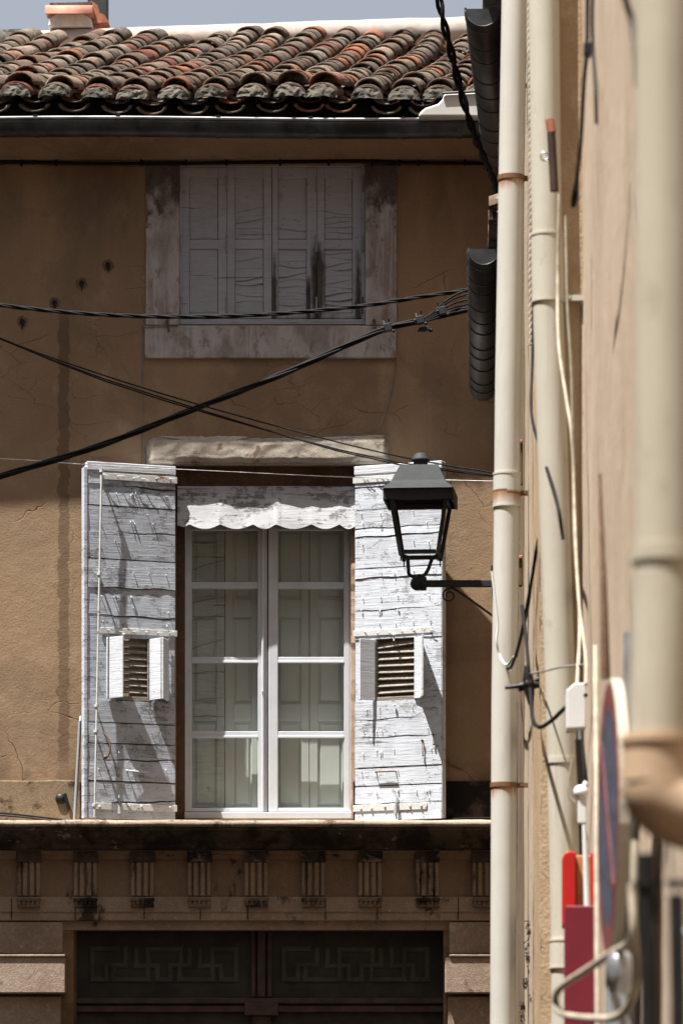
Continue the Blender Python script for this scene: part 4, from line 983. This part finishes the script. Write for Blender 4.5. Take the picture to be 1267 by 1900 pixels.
# ------------------------------------------------------------------ street lamp
def lamp():
    d = 20.0; off = D-d
    cx, cy = XX(780,off), -off
    L = empty('street_lamp', (XX(912,off)+.10, cy, EYE+(HY-1083)*d/F), 'black lantern street lamp on a bracket arm in front of the right shutter', 'street lamp')
    def z(py): return ZZ(py,off)
    yaw = R(-4); ca, sa = math.cos(yaw), math.sin(yaw)
    def W(x,y,zv): return Vector((cx+x*ca-y*sa, cy+x*sa+y*ca, zv))
    def frus(mb, levels, close=(True,True)):
        vs = []
        for hw,hd,zv in levels: vs += [W(-hw,-hd,zv),W(hw,-hd,zv),W(hw,hd,zv),W(-hw,hd,zv)]
        m = len(levels); fs = [(4*i+k,4*i+(k+1)%4,4*i+4+(k+1)%4,4*i+4+k) for i in range(m-1) for k in range(4)]
        if close[0]: fs.append((3,2,1,0))
        if close[1]: fs.append((4*m-4,4*m-3,4*m-2,4*m-1))
        mb.add(vs, fs)
    # roof (levels from bottom to top)
    m = MB(); frus(m, [(.178,.178,z(916)),(.170,.170,z(911)),(.150,.150,z(906)),(.138,.138,z(899)),(.098,.098,z(868))], (False,True)); rf = m.build('lamp_roof', M['lamp'], L, bevel=.003, seg=2)
    s = rf.modifiers.new('sol','SOLIDIFY'); s.thickness = .004
    m = MB(); m.lathe([(.040,z(870)),(.038,z(862)),(.036,z(858)),(.040,z(856)),(.047,z(855.5)),(.048,z(853)),(.043,z(851)),(.036,z(845)),(.022,z(841)),(.0001,z(840))], W(0,0,0), 24); m.build('finial_cap', M['lamp'], rf)
    # rim boxes
    m = MB(); 
    for (sx,sy) in ((0,-1),(0,1)): m.obox(W(0,sy*.158,z(925)), Vector((ca,sa,0))*.172, Vector((-sa,ca,0))*.006, Vector((0,0,.030)))
    for sx in (-1,1): m.obox(W(sx*.175,0,z(925)), Vector((ca,sa,0))*.005, Vector((-sa,ca,0))*.155, Vector((0,0,.034)))
    m.build('rim', M['lamp'], L, bevel=.002)
    m = MB()
    for sx in (-1,1):
        for sy in (-1,1): m.tube([W(sx*.165,sy*.14,z(918)),W(sx*.165,sy*.14,z(903))], .004, 6)
    m.build('rim_bolts', M['lamp'], L)
    # cage: four tapering corner bars, top + bottom rings
    ht, hb = .143, .094; zt, zb = z(930), z(1036); m = MB()
    for sx in (-1,1):
        for sy in (-1,1):
            a, b = W(sx*ht,sy*ht,zt), W(sx*hb,sy*hb,zb); t = (b-a); c = (a+b)/2
            m.obox(c, Vector((ca,sa,0))*.010, Vector((-sa,ca,0))*.010, t/2)
            m.tube([b+Vector((0,0,.01)), b-Vector((0,0,.028))], .004, 6)
    for (h,zv,e) in ((ht-.002,z(931),.012),(hb,z(1029),.011)):
        for sy in (-1,1): m.obox(W(0,sy*h,zv), Vector((ca,sa,0))*(h-.008), Vector((-sa,ca,0))*.007, Vector((0,0,e)))
        for sx in (-1,1): m.obox(W(sx*h,0,zv), Vector((ca,sa,0))*.007, Vector((-sa,ca,0))*(h-.008), Vector((0,0,e)))
    m.build('lantern_frame', M['lamp'], L, bevel=.002)
    for (a,b) in ((( -1,-1),(1,-1)),((1,-1),(1,1)),((1,1),(-1,1)),((-1,1),(-1,-1))):
        m = MB(); q = .994
        m.add([W(a[0]*ht*q,a[1]*ht*q,zt),W(b[0]*ht*q,b[1]*ht*q,zt),W(b[0]*hb*q,b[1]*hb*q,z(1032)),W(a[0]*hb*q,a[1]*hb*q,z(1032))], [(0,1,2,3)]); m.build('lamp_pane', M['lampglass'], L)
    m = MB(); m.obox(W(0,0,z(919)), Vector((ca,sa,0))*.15, Vector((-sa,ca,0))*.15, Vector((0,0,.003))); rfl = m.build('reflector_plate', M['lamp'], L)
    m = MB(); m.obox(W(0,-.03,z(922)), Vector((ca,sa,0))*.10, Vector((-sa,ca,0))*.045, Vector((0,0,.008))); m.build('lamp_tube', M['reflector'], L, bevel=.004, seg=2)
    # yoke
    m = MB(); cz = z(1083); bx = -.018
    for s_ in (-1,1):
        m.tube(spline([W(s_*hb*.96,0,z(1031)),W(s_*hb*.72,0,z(1034)),W(s_*.060+bx*.3,0,z(1041)),W(s_*.052+bx*.6,0,z(1055)),W(s_*.040+bx,0,z(1066)),W(s_*.012+bx,0,z(1071)),W(bx,0,z(1072))],5), .0095, 8)
    m.build('yoke', M['lamp'], L)
    m = MB(); m.ball(W(bx,0,cz), .036, 8); m.lathe([(.02,.02),(.036,.018),(.036,-.014),(.02,-.016)], W(bx+.03,0,cz), 16, 'x'); m.tube([W(bx-.01,0,z(1071)),W(bx+.01,0,z(1066)),W(bx+.03,0,z(1069))], .004, 6); m.build('knuckle', M['lamp'], L)
    ax = XX(780,off)-.005; m = MB(); m.box(ax, .245, cy-.017, cy+.017, cz-.017, cz+.017); m.build('bracket_arm', M['lamp'], L, bevel=.003)
    m = MB(); m.tube(spline([VD(838,1090,d),VD(860,1104,d),VD(913,1142,d),Vector((.245,cy,z(1172)))],4), .006, 8); 
    c = Vector((XX(833,off), cy, z(1105))); r0 = .036; pts = []
    for i in range(40):
        t = i/39; a = R(80)+t*R(500); r = r0*(1-.62*t); pts.append(c+Vector((math.cos(a)*r, 0, math.sin(a)*r)))
    m.tube([VD(838,1090,d)]+pts, .0045, 6); m.build('scroll_brace', M['lamp'], L)
    m = MB(); m.box(.236,.252,cy-.03,cy+.03,cz-.28,cz+.07); m.build('wall_plate', M['lamp'], L, bevel=.003)
lamp()

# ------------------------------------------------------------------ neighbouring houses along the street's right side
def rough_sheet(mb, x, y0, y1, z0, z1, ny, nz, amp, fx=None):
    vs = []
    for i in range(ny+1):
        for k in range(nz+1):
            y = y0+(y1-y0)*i/ny; z = z0+(z1-z0)*k/nz
            vs.append((x+(fx(y,z) if fx else 0)+amp*n1(y*2.3,z*1.7)+amp*.35*n1(y*9,z*7), y, z))
    mb.add(vs, [(i*(nz+1)+k,(i*(nz+1)+k+1),((i+1)*(nz+1)+k+1),((i+1)*(nz+1)+k)) for i in range(ny) for k in range(nz)], True)
def houseB():
    hB = empty('neighbour_house', (1.2,-5,0), 'cream house beyond the middle downpipe, its flat side edge meeting the ochre facade', 'house')
    y0, y1, H = -10.2, -.03, 8.9
    m = MB(); rough_sheet(m, .252, -6.3, y1, 0, H, 50, 90, .006); m.build('bounce_cutting_wall', M['wallB_dark'], hB)  # far stretch, darkened to cut its bounce light
    m = MB(); rough_sheet(m, .252, y0+1.6, -6.3, 0, H, 30, 90, .006)
    m.add([(.25,y1,0),(4,y1,0),(4,y1,H),(.25,y1,H)], [(0,1,2,3)][::-1]); m.add([(.25,y0+1.6,H),(.25,y1,H),(4,y1,H),(4,y0,H)],[(0,1,2,3)])
    m.build('wall', M['wallB'], hB)
    # rough corner pier standing a little proud, splaying out at the foot
    m = MB()
    def fx(y,z): return .035*math.exp(-max(0,z-2.2)*1.5)*((y-(y0))/1.6 if y<y0+1.6 else 1)*0
    rough_sheet(m, .254, y0, y0+1.6, 0, H, 30, 200, .009)
    rough = [(.254,y0),(4,y0)]
    vs = []; n = 200
    for k in range(n+1):
        z = H*k/n; vs += [(.254+.006*n1(y0*2.3,z*1.7)+.006*n1(z*14), y0, z),(4,y0,z)]
    m.add(vs, [(2*k,2*k+1,2*k+3,2*k+2) for k in range(n)])
    m.build('corner_pier', M['wallBr'], hB)
    # eaves carrying the side gutters
    e = MB(); e.obox((.2,-2.2,6.52+.03), (.10,0,0), (0,2.0,0), (0,0,.02)); ea = e.build('eave', M['lead'], hB)
    for i in range(14):
        y = -4.15+i*.29; t = MB(); vs = []
        for xx,r in ((.10,.085),(.27,.075)):
            for k in range(9):
                a = math.pi*k/8; vs.append((xx, y-math.cos(a)*r, 6.59+(xx-.1)*.35+math.sin(a)*r*.8))
            for k in range(9):
                a = math.pi*k/8; vs.append((xx, y-math.cos(a)*(r-.015), 6.59+(xx-.1)*.35+math.sin(a)*(r-.015)*.8))
        fs = []
        for k in range(8): fs += [(k,18+k,19+k,k+1),(9+k+1,27+k+1,27+k,9+k),(k,k+1,10+k,9+k)]
        t.add(vs, fs, True); t.build('eave_tile', M['pinktile'] if i%3 else M['tile'], ea)
    e = MB(); e.obox((.17,-2.65,7.78), (.10,0,0), (0,1.45,0), (0,0,.03)); e.build('eave', M['tile'], hB, bevel=.01)
    # half-round gutters seen from beneath
    def hg(name, A, B, r, bands, mat=M['gutter_b']):
        A, B = Vector(A), Vector(B); ax = (B-A); Ln = ax.length; ax.normalize(); sd = Vector((ax.y,-ax.x,0)).normalized(); n = 14
        m = MB(); vs = []
        for c in (A,B):
            for k in range(n+1):
                a = math.pi*k/n; vs.append(c-sd*math.cos(a)*r-Vector((0,0,math.sin(a)*r)))
        m.add(vs, [(k,k+1,n+2+k,n+1+k) for k in range(n)], True)
        g = m.build(name, mat, hB); s_ = g.modifiers.new('s','SOLIDIFY'); s_.thickness = .004
        for c,q in ((A,1),(B,-1)):
            m = MB(); pts = [c-sd*math.cos(math.pi*k/n)*r*.985-Vector((0,0,math.sin(math.pi*k/n)*r*.985)) for k in range(n+1)]; m.add(pts, [list(range(n+1))[::q]]); m.add([p+ax*.006*q for p in pts],[list(range(n+1))[::-q]]); m.build('end_cap', M['zinc_d'], g)
        for i in range(bands):
            c = A+ax*(Ln*(i+.35+.15*math.sin(i*2.3))/bands); m = MB(); pts = [c-sd*math.cos(math.pi*k/n)*(r+.005)-Vector((0,0,math.sin(math.pi*k/n)*(r+.005))) for k in range(n+1)]
            m.tube([pts[0]+Vector((0,0,.02))]+pts, .006, 6); m.build('strap', M['gutter_b'], g)
        for s_ in (-1,1):
            m = MB(); m.tube([A+sd*s_*r, B+sd*s_*r], .008, 6); m.build('lip', mat, g)
    hg('side_gutter', (XX(897,4),-4.0,ZZ(462,4)), (XX(896,.75),-.62,ZZ(462,4)-.02), .078, 11)
    hg('side_gutter', (XX(895,4),-4.0,ZZ(16,4)), (XX(925,1.3),-1.3,ZZ(16,4)-.02), .088, 9)
    # small cream vent housing and rusty fixings on the wall
    for (py,q,nm) in ((130,2.2,'vent_hood'),):
        m = MB(); d=16.8; x=XX(957,D-d); m.prism([(XX(956,D-d),ZZ(160,D-d)),(.25,ZZ(160,D-d)),(.25,ZZ(98,D-d)),(XX(964,D-d),ZZ(104,D-d)),(XX(958,D-d),ZZ(116,D-d))], -(D-d)-.04, -(D-d)+.04); m.build(nm, M['boxw'], hB, bevel=.003)
    for (pa,pb) in ((826,900),(1040,1088)):
        m = MB(); d = 18.2; m.box(XX(954,D-d),.25,-(D-d)-.02,-(D-d)+.02,ZZ(pb,D-d),ZZ(pa,D-d)); m.build('iron_fixing', M['rust'], hB, bevel=.004)
        m = MB(); m.box(XX(955,D-d),.25,-(D-d)-.03,-(D-d)+.03,ZZ(pa,D-d)+.003,ZZ(pa-8,D-d)); m.build('brick_piece', M['brick'], hB, bevel=.004)
    return hB
hB = houseB()
def houseA():
    hA = empty('near_house', (1.2,-17,0), 'blurred cream rendered house wall filling the right edge of the view', 'house')
    m = MB(); rough_sheet(m, .405, -30, -10.21, 0, 11, 90, 60, .006); m.add([(.4,-30,0),(4,-30,0),(4,-30,11),(.4,-30,11)],[(0,1,2,3)]); m.add([(.4,-30,11),(4,-30,11),(4,-10.21,11),(.4,-10.21,11)],[(0,1,2,3)])
    m.add([(.4,-10.21,0),(4,-10.21,0),(4,-10.21,11),(.4,-10.21,11)],[(3,2,1,0)])
    m.build('wall', M['wallA'], hA)
    return hA
hA = houseA()

def sky_blockers():
    # unseen blocks added left of and behind the viewer to cut fill light
    m = MB(); m.box(-9,-4.3,-34,-3.7,0,16.5); o = m.build('sky_blocker_left', M['facade']); tag(o, 'tall ochre block added out of view on the left to hold back sky fill', 'house')
    m = MB(); m.box(-4.29,.39,-38,-33,0,16); o = m.build('sky_blocker_rear', M['facade']); tag(o, 'ochre block added out of view behind the viewer to hold back sky fill', 'house')
sky_blockers()
# ------------------------------------------------------------------ downpipes
def downpipe(name, axis, r, label, collars, clamps, mat=M['pipe'], wallx=.25, foot=True):
    """axis: list of (px,py,d) down the pipe"""
    P3 = [VD(*a) for a in axis]; P3.sort(key=lambda p: -p.z)
    root = empty(name, (P3[-1].x, P3[-1].y, 0), label, 'drainpipe', 'ivory downpipes on the right-hand walls')
    top, botm = P3[0]+Vector((0,0,2.5)), Vector((P3[-1].x,P3[-1].y,.02))
    def at(z):
        pts = [top]+P3+[botm]
        for a,b in zip(pts,pts[1:]):
            if b.z <= z <= a.z: t=(z-a.z)/(b.z-a.z); return a.lerp(b,t)
        return P3[0]
    m = MB(); path = [top]+P3+([botm] if foot else []); m.tube(path, r, 28, smooth=True); m.build('pipe', mat, root)
    for (z0,z1,rr_) in collars:
        m = MB(); a,b = at(z0),at(z1); m.tube([a,b], r+rr_, 28); m.tube([b-Vector((0,0,.004)),b+Vector((0,0,.004))], r+rr_+.002, 28); m.tube([a-Vector((0,0,.004)),a+Vector((0,0,.004))], r+rr_+.002, 28); m.build('collar', mat, root)
    for (z,mt) in clamps:
        c = at(z); m = MB(); m.tube([c-Vector((0,0,.010)),c+Vector((0,0,.010))], r+.004, 28); m.box(c.x+r*.7, wallx, c.y-.008, c.y+.008, c.z-.010, c.z+.010)
        m.tube([c+Vector((r+.02,-.02,0)),c+Vector((r+.02,.02,0))], .007, 6); m.build('clamp', mt, root)
    return root
d1 = 16.5
p1 = downpipe('downpipe', [(954,0,d1),(946,470,d1),(942,700,d1),(939,1000,d1),(935,1300,d1),(932.5,1900,d1)], .0545,
    'sharp ivory downpipe with rusty clamps, farthest of the three, right beside the lamp bracket', [(ZZ(940,D-d1),ZZ(880,D-d1),.004)], [(ZZ(331,D-d1),M['rust']),(ZZ(915,D-d1),M['rust']),(ZZ(1457,D-d1),M['rust'])], mat=M['pipe1'])
d2 = 13.78
p2 = downpipe('downpipe', [(1009,0,d2),(1012,300,d2),(1017,600,d2),(1030,1000,d2),(1040,1300,d2),(1047,1600,d2),(1050,1750,d2)], .054,
    'slightly blurred ivory downpipe in the middle, with a white box beside it', [(ZZ(560,D-d2),ZZ(437,D-d2),.0035),(ZZ(1795,D-d2),ZZ(1745,D-d2),.005)], [(ZZ(553,D-d2),M['pipe']),(ZZ(1412,D-d2),M['pipe'])], wallx=.405)
d3 = 5.3
p3 = downpipe('downpipe', [(1237,0,d3),(1236,1000,d3),(1224,1380,d3)], .0445, 'strongly blurred ivory downpipe nearest the viewer at the right edge', [], [(ZZ(1030,D-d3),M['pipe3'])], wallx=.405, foot=False, mat=M['pipe3'])
# its tan shoe and elbow
for o in list(p3.children):
    pass
def elbow():
    d = d3; r = .052; m = MB(); m.tube([VD(1224,1366,d),VD(1222,1452,d)], r, 28); m.tube([VD(1224,1380,d),VD(1224,1374,d)], r+.004, 28); m.build('tan_collar', M['pipe_tan'], p3)
    m = MB(); A = VD(1222,1450,d); pts = [A, A+Vector((.005,0,-.018)), A+Vector((.028,.0,-.036)), A+Vector((.065,.0,-.046)), A+Vector((.12,.0,-.052)), A+Vector((.2,.0,-.06))]
    m.tube(spline(pts,5), [r*1.02]*26, 24); m.build('elbow', M['pipe_tan'], p3)
elbow()

# ------------------------------------------------------------------ things on the right-hand walls
def W3(px,py,d): return VD(px,py,d)
def cab(name, pts, r, mat, label, k=8, n=6):
    mb = MB(); mb.tube(spline([W3(*p) for p in pts], k), r, n); return tag(mb.build(name, mat), label, 'cable')
mb = MB(); twist(mb, spline([W3(981,-80,15.0),W3(981,100,15.0),W3(984,300,15.0),W3(983,480,15.0),W3(984,640,15.0)],8), .0075, .003, 3, .08)
tag(mb.build('twisted_cable', M['cable_w']), 'cream twisted cable running down the pale wall between the first two downpipes', 'cable')
cab('wall_wire', [(994,-60,14.8),(993,300,14.8),(988,640,14.8),(985,760,14.6),(1001,830,14.1),(1030,920,13.3),(1044,1000,13.2)], .006, M['cable'], 'dark slack wire crossing diagonally over the middle downpipe')
cab('wall_wire', [(1037,360,13.4),(1034,520,13.4),(1036,640,13.3),(1050,740,13.2),(1062,830,13.1),(1066,1000,13.0),(1075,1150,12.9),(1070,1270,12.7)], .007, M['cable_w'], 'cream wire bending beside the middle downpipe down to the white box')
cab('wall_wire', [(1049,400,13.0),(1052,560,13.0),(1060,700,13.0),(1064,900,13.0),(1072,1100,12.8),(1086,1220,12.6),(1086,1270,12.5)], .006, M['cable_w'], 'straight cream conduit wire hugging the wall right of the middle downpipe')
cab('wall_cable', [(912,1050,19.0),(915,1110,18.9),(921,1160,18.5),(921,1200,18),(932,1232,17),(944,1240,16.2),(952,1228,15.6),(966,1180,15.0),(985,1080,14.4),(998,1000,14.2)], .0065, M['cable'], 'dark cable rising in a vee beside the first downpipe')
cab('wall_cable', [(912,1060,16.3),(918,1110,16.3),(923,1160,16.3),(921,1190,16.3),(928,1220,16.3),(940,1234,16.2),(953,1218,16.0)], .006, M['boxw'], 'white frayed cable looping in front of the first downpipe')
cab('wall_cable', [(957,1218,15.4),(972,1160,14.9),(980,1120,14.6),(986,1075,14.4),(994,1020,14.3)], .006, M['cable'], 'second dark cable slanting up the wall above the black splice')
cab('wall_cable', [(968,1125,14.6),(975,1180,14.3),(980,1240,14.1),(983,1275,14),(985,1310,13.8),(990,1340,13.5),(1003,1349,13.2),(1025,1335,13.0),(1050,1312,12.8),(1086,1290,12.5)], .0075, M['cable'], 'dark cable drooping from the black splice to the white box')
cab('wall_wire', [(983,1250,14),(1010,1245,13.5),(1040,1238,13.2),(1085,1233,12.6)], .0035, M['cable_g'], 'thin grey wire crossing the middle downpipe above the white box')
k = MB(); c = W3(980,1270,14.0); k.ball(c, .024, 7); k.tube([W3(936,1276,14),W3(960,1273,14),c,W3(1012,1271,14)], [.006,.009,.02,.006], 8); k.tube([W3(977,1235,14),c,W3(984,1308,14)], [.008,.024,.008], 8); k.tube([W3(962,1282,14),c,W3(1002,1258,14)],[.005,.015,.005],8)
tag(k.build('cable_splice', M['black']), 'black star-shaped cable splice between the first two downpipes', 'cable joint')
# pipe shadows come from these slack cables higher up the near wall
cab('slack_cable', [(1090,-60,9.8),(1089,20,9.8),(1088,95,9.8),(1083,150,9.9),(1077,260,10.2),(1070,330,10.5),(1064,360,10.7),(1062,382,10.8),(1068,370,10.7),(1070,335,10.6)], .006, M['cable'], 'dark blurred cable hanging down the near wall and ending in a loop')
cab('slack_cable', [(1100,-60,9.4),(1098,40,9.5),(1100,95,9.5),(1104,160,9.4),(1106,230,9.4)], .005, M['cable'], 'short dark blurred cable beside the looped one, high on the near wall')
k = MB(); k.obox(W3(1089,93,9.7), (.010,0,0),(0,.02,0),(0,0,.016)); tag(k.build('cable_clip', M['black'], bevel=.003), 'dark clip holding the slack cables high on the near wall', 'clip')
cab('slack_cable', [(1152,-60,6.6),(1160,0,6.6),(1172,40,6.6),(1178,90,6.5),(1180,160,6.6)], .006, M['cable'], 'dark blurred cable slanting down beside the nearest downpipe top')
# hanging iron bracket with ring
k = MB(); k.tube([W3(1022,245,12.8),W3(1028,355,12.8)], .014, 8); b0 = tag(k.build('iron_rod_bracket', M['brown']), 'short dark rusty iron bar hung in front of the middle downpipe, with a ring', 'bracket')
k = MB(); k.tube([W3(1019,222,12.8),W3(1023,246,12.8)], .015, 8); k.build('brick_cap', M['brick'], b0)
k = MB(); c = W3(1010,290,12.8); k.tube([c+Vector((math.cos(a)*.013,0,math.sin(a)*.013)) for a in [i*math.pi/8 for i in range(17)]], .0035, 6); k.build('ring', M['metal'], b0)
# white junction box
k = MB(); k.prism([(XX(a,11.5),ZZ(b,11.5)) for a,b in [(1051,1352),(1086,1350),(1087,1267),(1065,1267),(1050,1281)]], -11.5, -11.36)
tag(k.build('junction_box', M['boxw'], bevel=.004, seg=2), 'white chamfered junction box on the wall beside the middle downpipe', 'junction box')
# white bell-shaped sensor
k = MB(); dd = 12.2; c = W3(1077,1470,dd); k.ball(c, .024, 8); k.obox(c+Vector((.004,0,-.055)), (.014,0,0),(0,.014,0),(0,0,.045)); k.tube([c+Vector((-.005,0,.0)),c+Vector((.02,0,.03))], .012, 8)
tag(k.build('wall_sensor', M['boxw'], bevel=.004, seg=2), 'round white sensor head above the white conduit', 'sensor')
k = MB(); k.tube([W3(1083,1530,12.1),W3(1086,1600,12.1),W3(1089,1690,12.1)], [.007,.009,.011], 10); tag(k.build('conduit', M['boxw']), 'short white conduit passing in front of the red box', 'conduit')
k = MB(); k.tube([W3(1075,1360,12.4),W3(1078,1400,12.3),W3(1084,1450,12.3)], .012, 8); k.tube([W3(1072,1372,12.2),W3(1080,1530,12.2),W3(1085,1560,12.2)], .010, 8)
tag(k.build('black_conduit', M['black']), 'black conduit tangle below the white junction box', 'conduit')
cab('wall_wire', [(1062,1408,12.2),(1054,1450,12.2),(1054,1475,12.2),(1066,1490,12.2)], .0035, M['cable_w'], 'thin cream wire looping left of the white sensor')
# red box
dd = 12.4; k = MB(); k.prism([(XX(a,D-dd),ZZ(b,D-dd)) for a,b in [(1043,1720),(1067,1720),(1067,1584),(1060,1581),(1050,1582),(1043,1590)]], -(D-dd)-.05, -(D-dd)+.1)
rb = tag(k.build('red_box', M['red'], bevel=.005, seg=2), 'bright red box with an orange wooden back above the maroon panel', 'box')
k = MB(); k.box(XX(1068,D-dd), .40, -(D-dd)-.02, -(D-dd)+.1, ZZ(1720,D-dd), ZZ(1588,D-dd)); k.build('back_board', M['orange'], rb, bevel=.003)
k = MB(); k.box(XX(1094,D-dd), .40, -(D-dd)-.045, -(D-dd)-.022, ZZ(1720,D-dd), ZZ(1584,D-dd)); k.build('side_plate', M['red'], rb, bevel=.003)
# maroon panel
dd = 11.4; k = MB(); k.obox(W3(1076,1800,dd), (.046,0,0), (0,.06,0), (0,0,.185)); mp = tag(k.build('maroon_panel', M['maroon'], bevel=.003), 'maroon painted projecting shop panel below the red box', 'panel')
# pale pipe right of the panel
k = MB(); k.tube([W3(1104,1200,10.4),W3(1106,1560,10.0),W3(1108,1900,9.8),W3(1108,2060,9.8)], .0075, 10); tag(k.build('conduit', M['cable_w']), 'long ivory conduit running down between the maroon panel and the round sign', 'conduit')
k = MB(); k.tube([W3(1112,880,9.7),W3(1118,1060,9.6),W3(1123,1260,9.6)], [.004,.008,.012], 8); tag(k.build('crack_shadow_line', M['jamb']), 'dark brown crack and shadow line on the wall above the round sign', 'wall line')  # thin tube draws a crack and shadow line on the wall
# round road sign seen nearly edge-on
def sign():
    d = 8.4; c = W3(1128,1518,d); root = empty('road_sign', (c.x+.06,c.y,0), 'round blue and red parking sign on the near wall, seen almost edge-on', 'road sign')
    nrm = Vector((-1,-.042,0)).normalized(); sd = Vector((nrm.y,-nrm.x,0)).normalized(); Rr = .30
    def disc(r, w_, name, mat, th=.004, n=48, r_in=0):
        m = MB(); ring = [c+nrm*w_+(sd*math.cos(2*math.pi*k/n)+Vector((0,0,1))*math.sin(2*math.pi*k/n))*r for k in range(n)]
        back = [p-nrm*th for p in ring]
        if r_in:
            inn = [c+nrm*w_+(sd*math.cos(2*math.pi*k/n)+Vector((0,0,1))*math.sin(2*math.pi*k/n))*r_in for k in range(n)]
            m.add(ring+inn, [(k,(k+1)%n,n+(k+1)%n,n+k) for k in range(n)]); m.add(ring+back, [(k,n+k,n+(k+1)%n,(k+1)%n) for k in range(n)])
        else:
            m.add(ring+back, [list(range(n)),list(range(n,2*n))[::-1]]+[(k,n+k,n+(k+1)%n,(k+1)%n) for k in range(n)])
        return m.build(name, mat, root)
    disc(Rr, 0, 'sign_plate', M['pipe3'], .022); disc(Rr*.97, .002, 'red_ring', M['signred'], .001, r_in=Rr*.80); disc(Rr*.795, .002, 'blue_disc', simple('shadowed_sign_blue', (.06,.07,.11), .6, 0, .5, 25), .001)  # red and blue are both darkened for the shadow across the face
    m = MB(); a = (sd+Vector((0,0,1))).normalized(); b = (sd-Vector((0,0,1))).normalized(); m.obox(c+nrm*.0035, a*.24, b*.02, nrm*.001); m.build('red_slash', M['signred'], root)
    m = MB(); 
    for z_ in (-.15,.15): m.box(c.x+.012, .402, c.y-.012, c.y+.012, c.z+z_-.012, c.z+z_+.012)
    m.build('wall_bracket', M['metal'], root)
    m = MB(); m.tube([c+Vector((.05,.0,.4)),c+Vector((.05,.0,-.75)),Vector((c.x+.05,c.y,0.01))], .018, 10); m.build('post', M['metal'], root)
sign()
# cream hose loop, grey lamp glass, black drains
cab('cream_hose', [(1178,1560,7.6),(1174,1680,7.6),(1168,1745,7.7),(1135,1768,8.0),(1095,1795,8.4),(1045,1828,8.8),(1031,1848,9.0),(1034,1872,9.0),(1055,1885,8.8),(1100,1890,8.2),(1140,1888,7.9),(1168,1862,7.7),(1180,1810,7.6),(1176,1740,7.5),(1170,1640,7.5)], .0085, M['cable_w'], 'thick cream hose hanging in a big loop in front of the maroon panel', 8, 10)
k = MB(); c = W3(1150,1800,7.9); k.lathe([(.0001,-.05),(.022,-.045),(.03,-.01),(.03,.02),(.02,.035),(.012,.04)], c, 18)
tag(k.build('bulkhead_light', M['metal']), 'small grey glass wall light under the round sign', 'light')
k = MB(); k.obox(W3(1143,1862,8.2), (.022,0,0),(0,.02,0),(0,0,.055)); tag(k.build('meter_box', M['iron_g'], bevel=.004), 'grey blue meter box below the small wall light', 'box')
def near_pipe(px0,px1,d,r,mat,label,y0=1585,y1=2300,lab='pipe'):
    k = MB(); k.tube(spline([W3(px0,y0,d),W3((px0+px1)/2,(y0+1900)/2,d),W3(px1,1900,d),W3(px1,y1,d)],4), r, 14)
    for py in (1640,):
        k.tube([W3((px0*2+px1)/3,py-6,d),W3((px0*2+px1)/3,py+6,d)], r+.004, 14)
    return tag(k.build('black_pipe', mat), label, lab)
near_pipe(1196,1204,5.6,.0135,M['black'],'blurred black pipe below the tan elbow, left of the pair')
near_pipe(1254,1258,5.0,.011,M['black'],'blurred black pipe at the right edge below the tan elbow', 1660)
k = MB(); k.tube([W3(1240,1735,5.1),W3(1285,1728,5.1)], .004, 8); tag(k.build('pipe_clip', M['boxw']), 'white clip round the right-hand black pipe', 'clip')
cab('black_cable', [(1232,1560,5.3),(1226,1620,5.3),(1215,1680,5.4),(1210,1750,5.4)], .003, M['cable'], 'thin black blurred cable joining the left black pipe under the elbow')
cab('black_cable', [(1240,1570,5.1),(1246,1620,5.1),(1252,1670,5.1)], .0025, M['cable_g'], 'thin grey blurred cable meeting the top of the right black pipe')
k = MB(); k.box(.335,.402,-(D-8.9),-(D-8.9)+.12,ZZ(1775,D-8.9),ZZ(1590,D-8.9)); tag(k.build('dark_cabinet', M['black'], bevel=.01), 'small black cabinet on the near wall just behind the round sign', 'cabinet')
# ink marks on the pale wall
k = MB(); x_ = .2465
def ink(px,py,segs):
    for (a,b,c_,e) in segs:
        P_ = []
        for u,v_ in ((a,b),(c_,e)):
            pp, qq = px+u*4.5, py+v_; d = .2465*F/(pp-VX); P_.append(Vector((x_, -(D-d), EYE+(HY-qq)*d/F)))
        k.tube(P_, .0022, 4)
ink(977,1709,[(-1,0,1,0)]); ink(978,1728,[(-1,-6,1,-4),(1,-4,-.2,6)]); ink(975,1747,[(-1,4,1,-4)]); ink(976,1772,[(-1,-4,1,-4),(-.7,2,1,2),(0,-6,0,4)])
ink(978,1793,[(-.3,0,.3,0)]); ink(973,1820,[(-1,-4,1,-4),(-1,4,.7,3),(.5,-6,.5,5)]); ink(981,1847,[(-.4,-2,.4,2),(-.4,2,.4,-2)]); ink(967,1862,[(-1,-3,1,-3),(-1,3,1,3)]); ink(967,1882,[(-1,-3,.6,-4),(.6,-4,1,4),(-1,3,-.2,6)])
k.build('ink_marks', M['grime'], hB)

for o in bpy.data.objects:
    if '_w' in o: del o['_w']
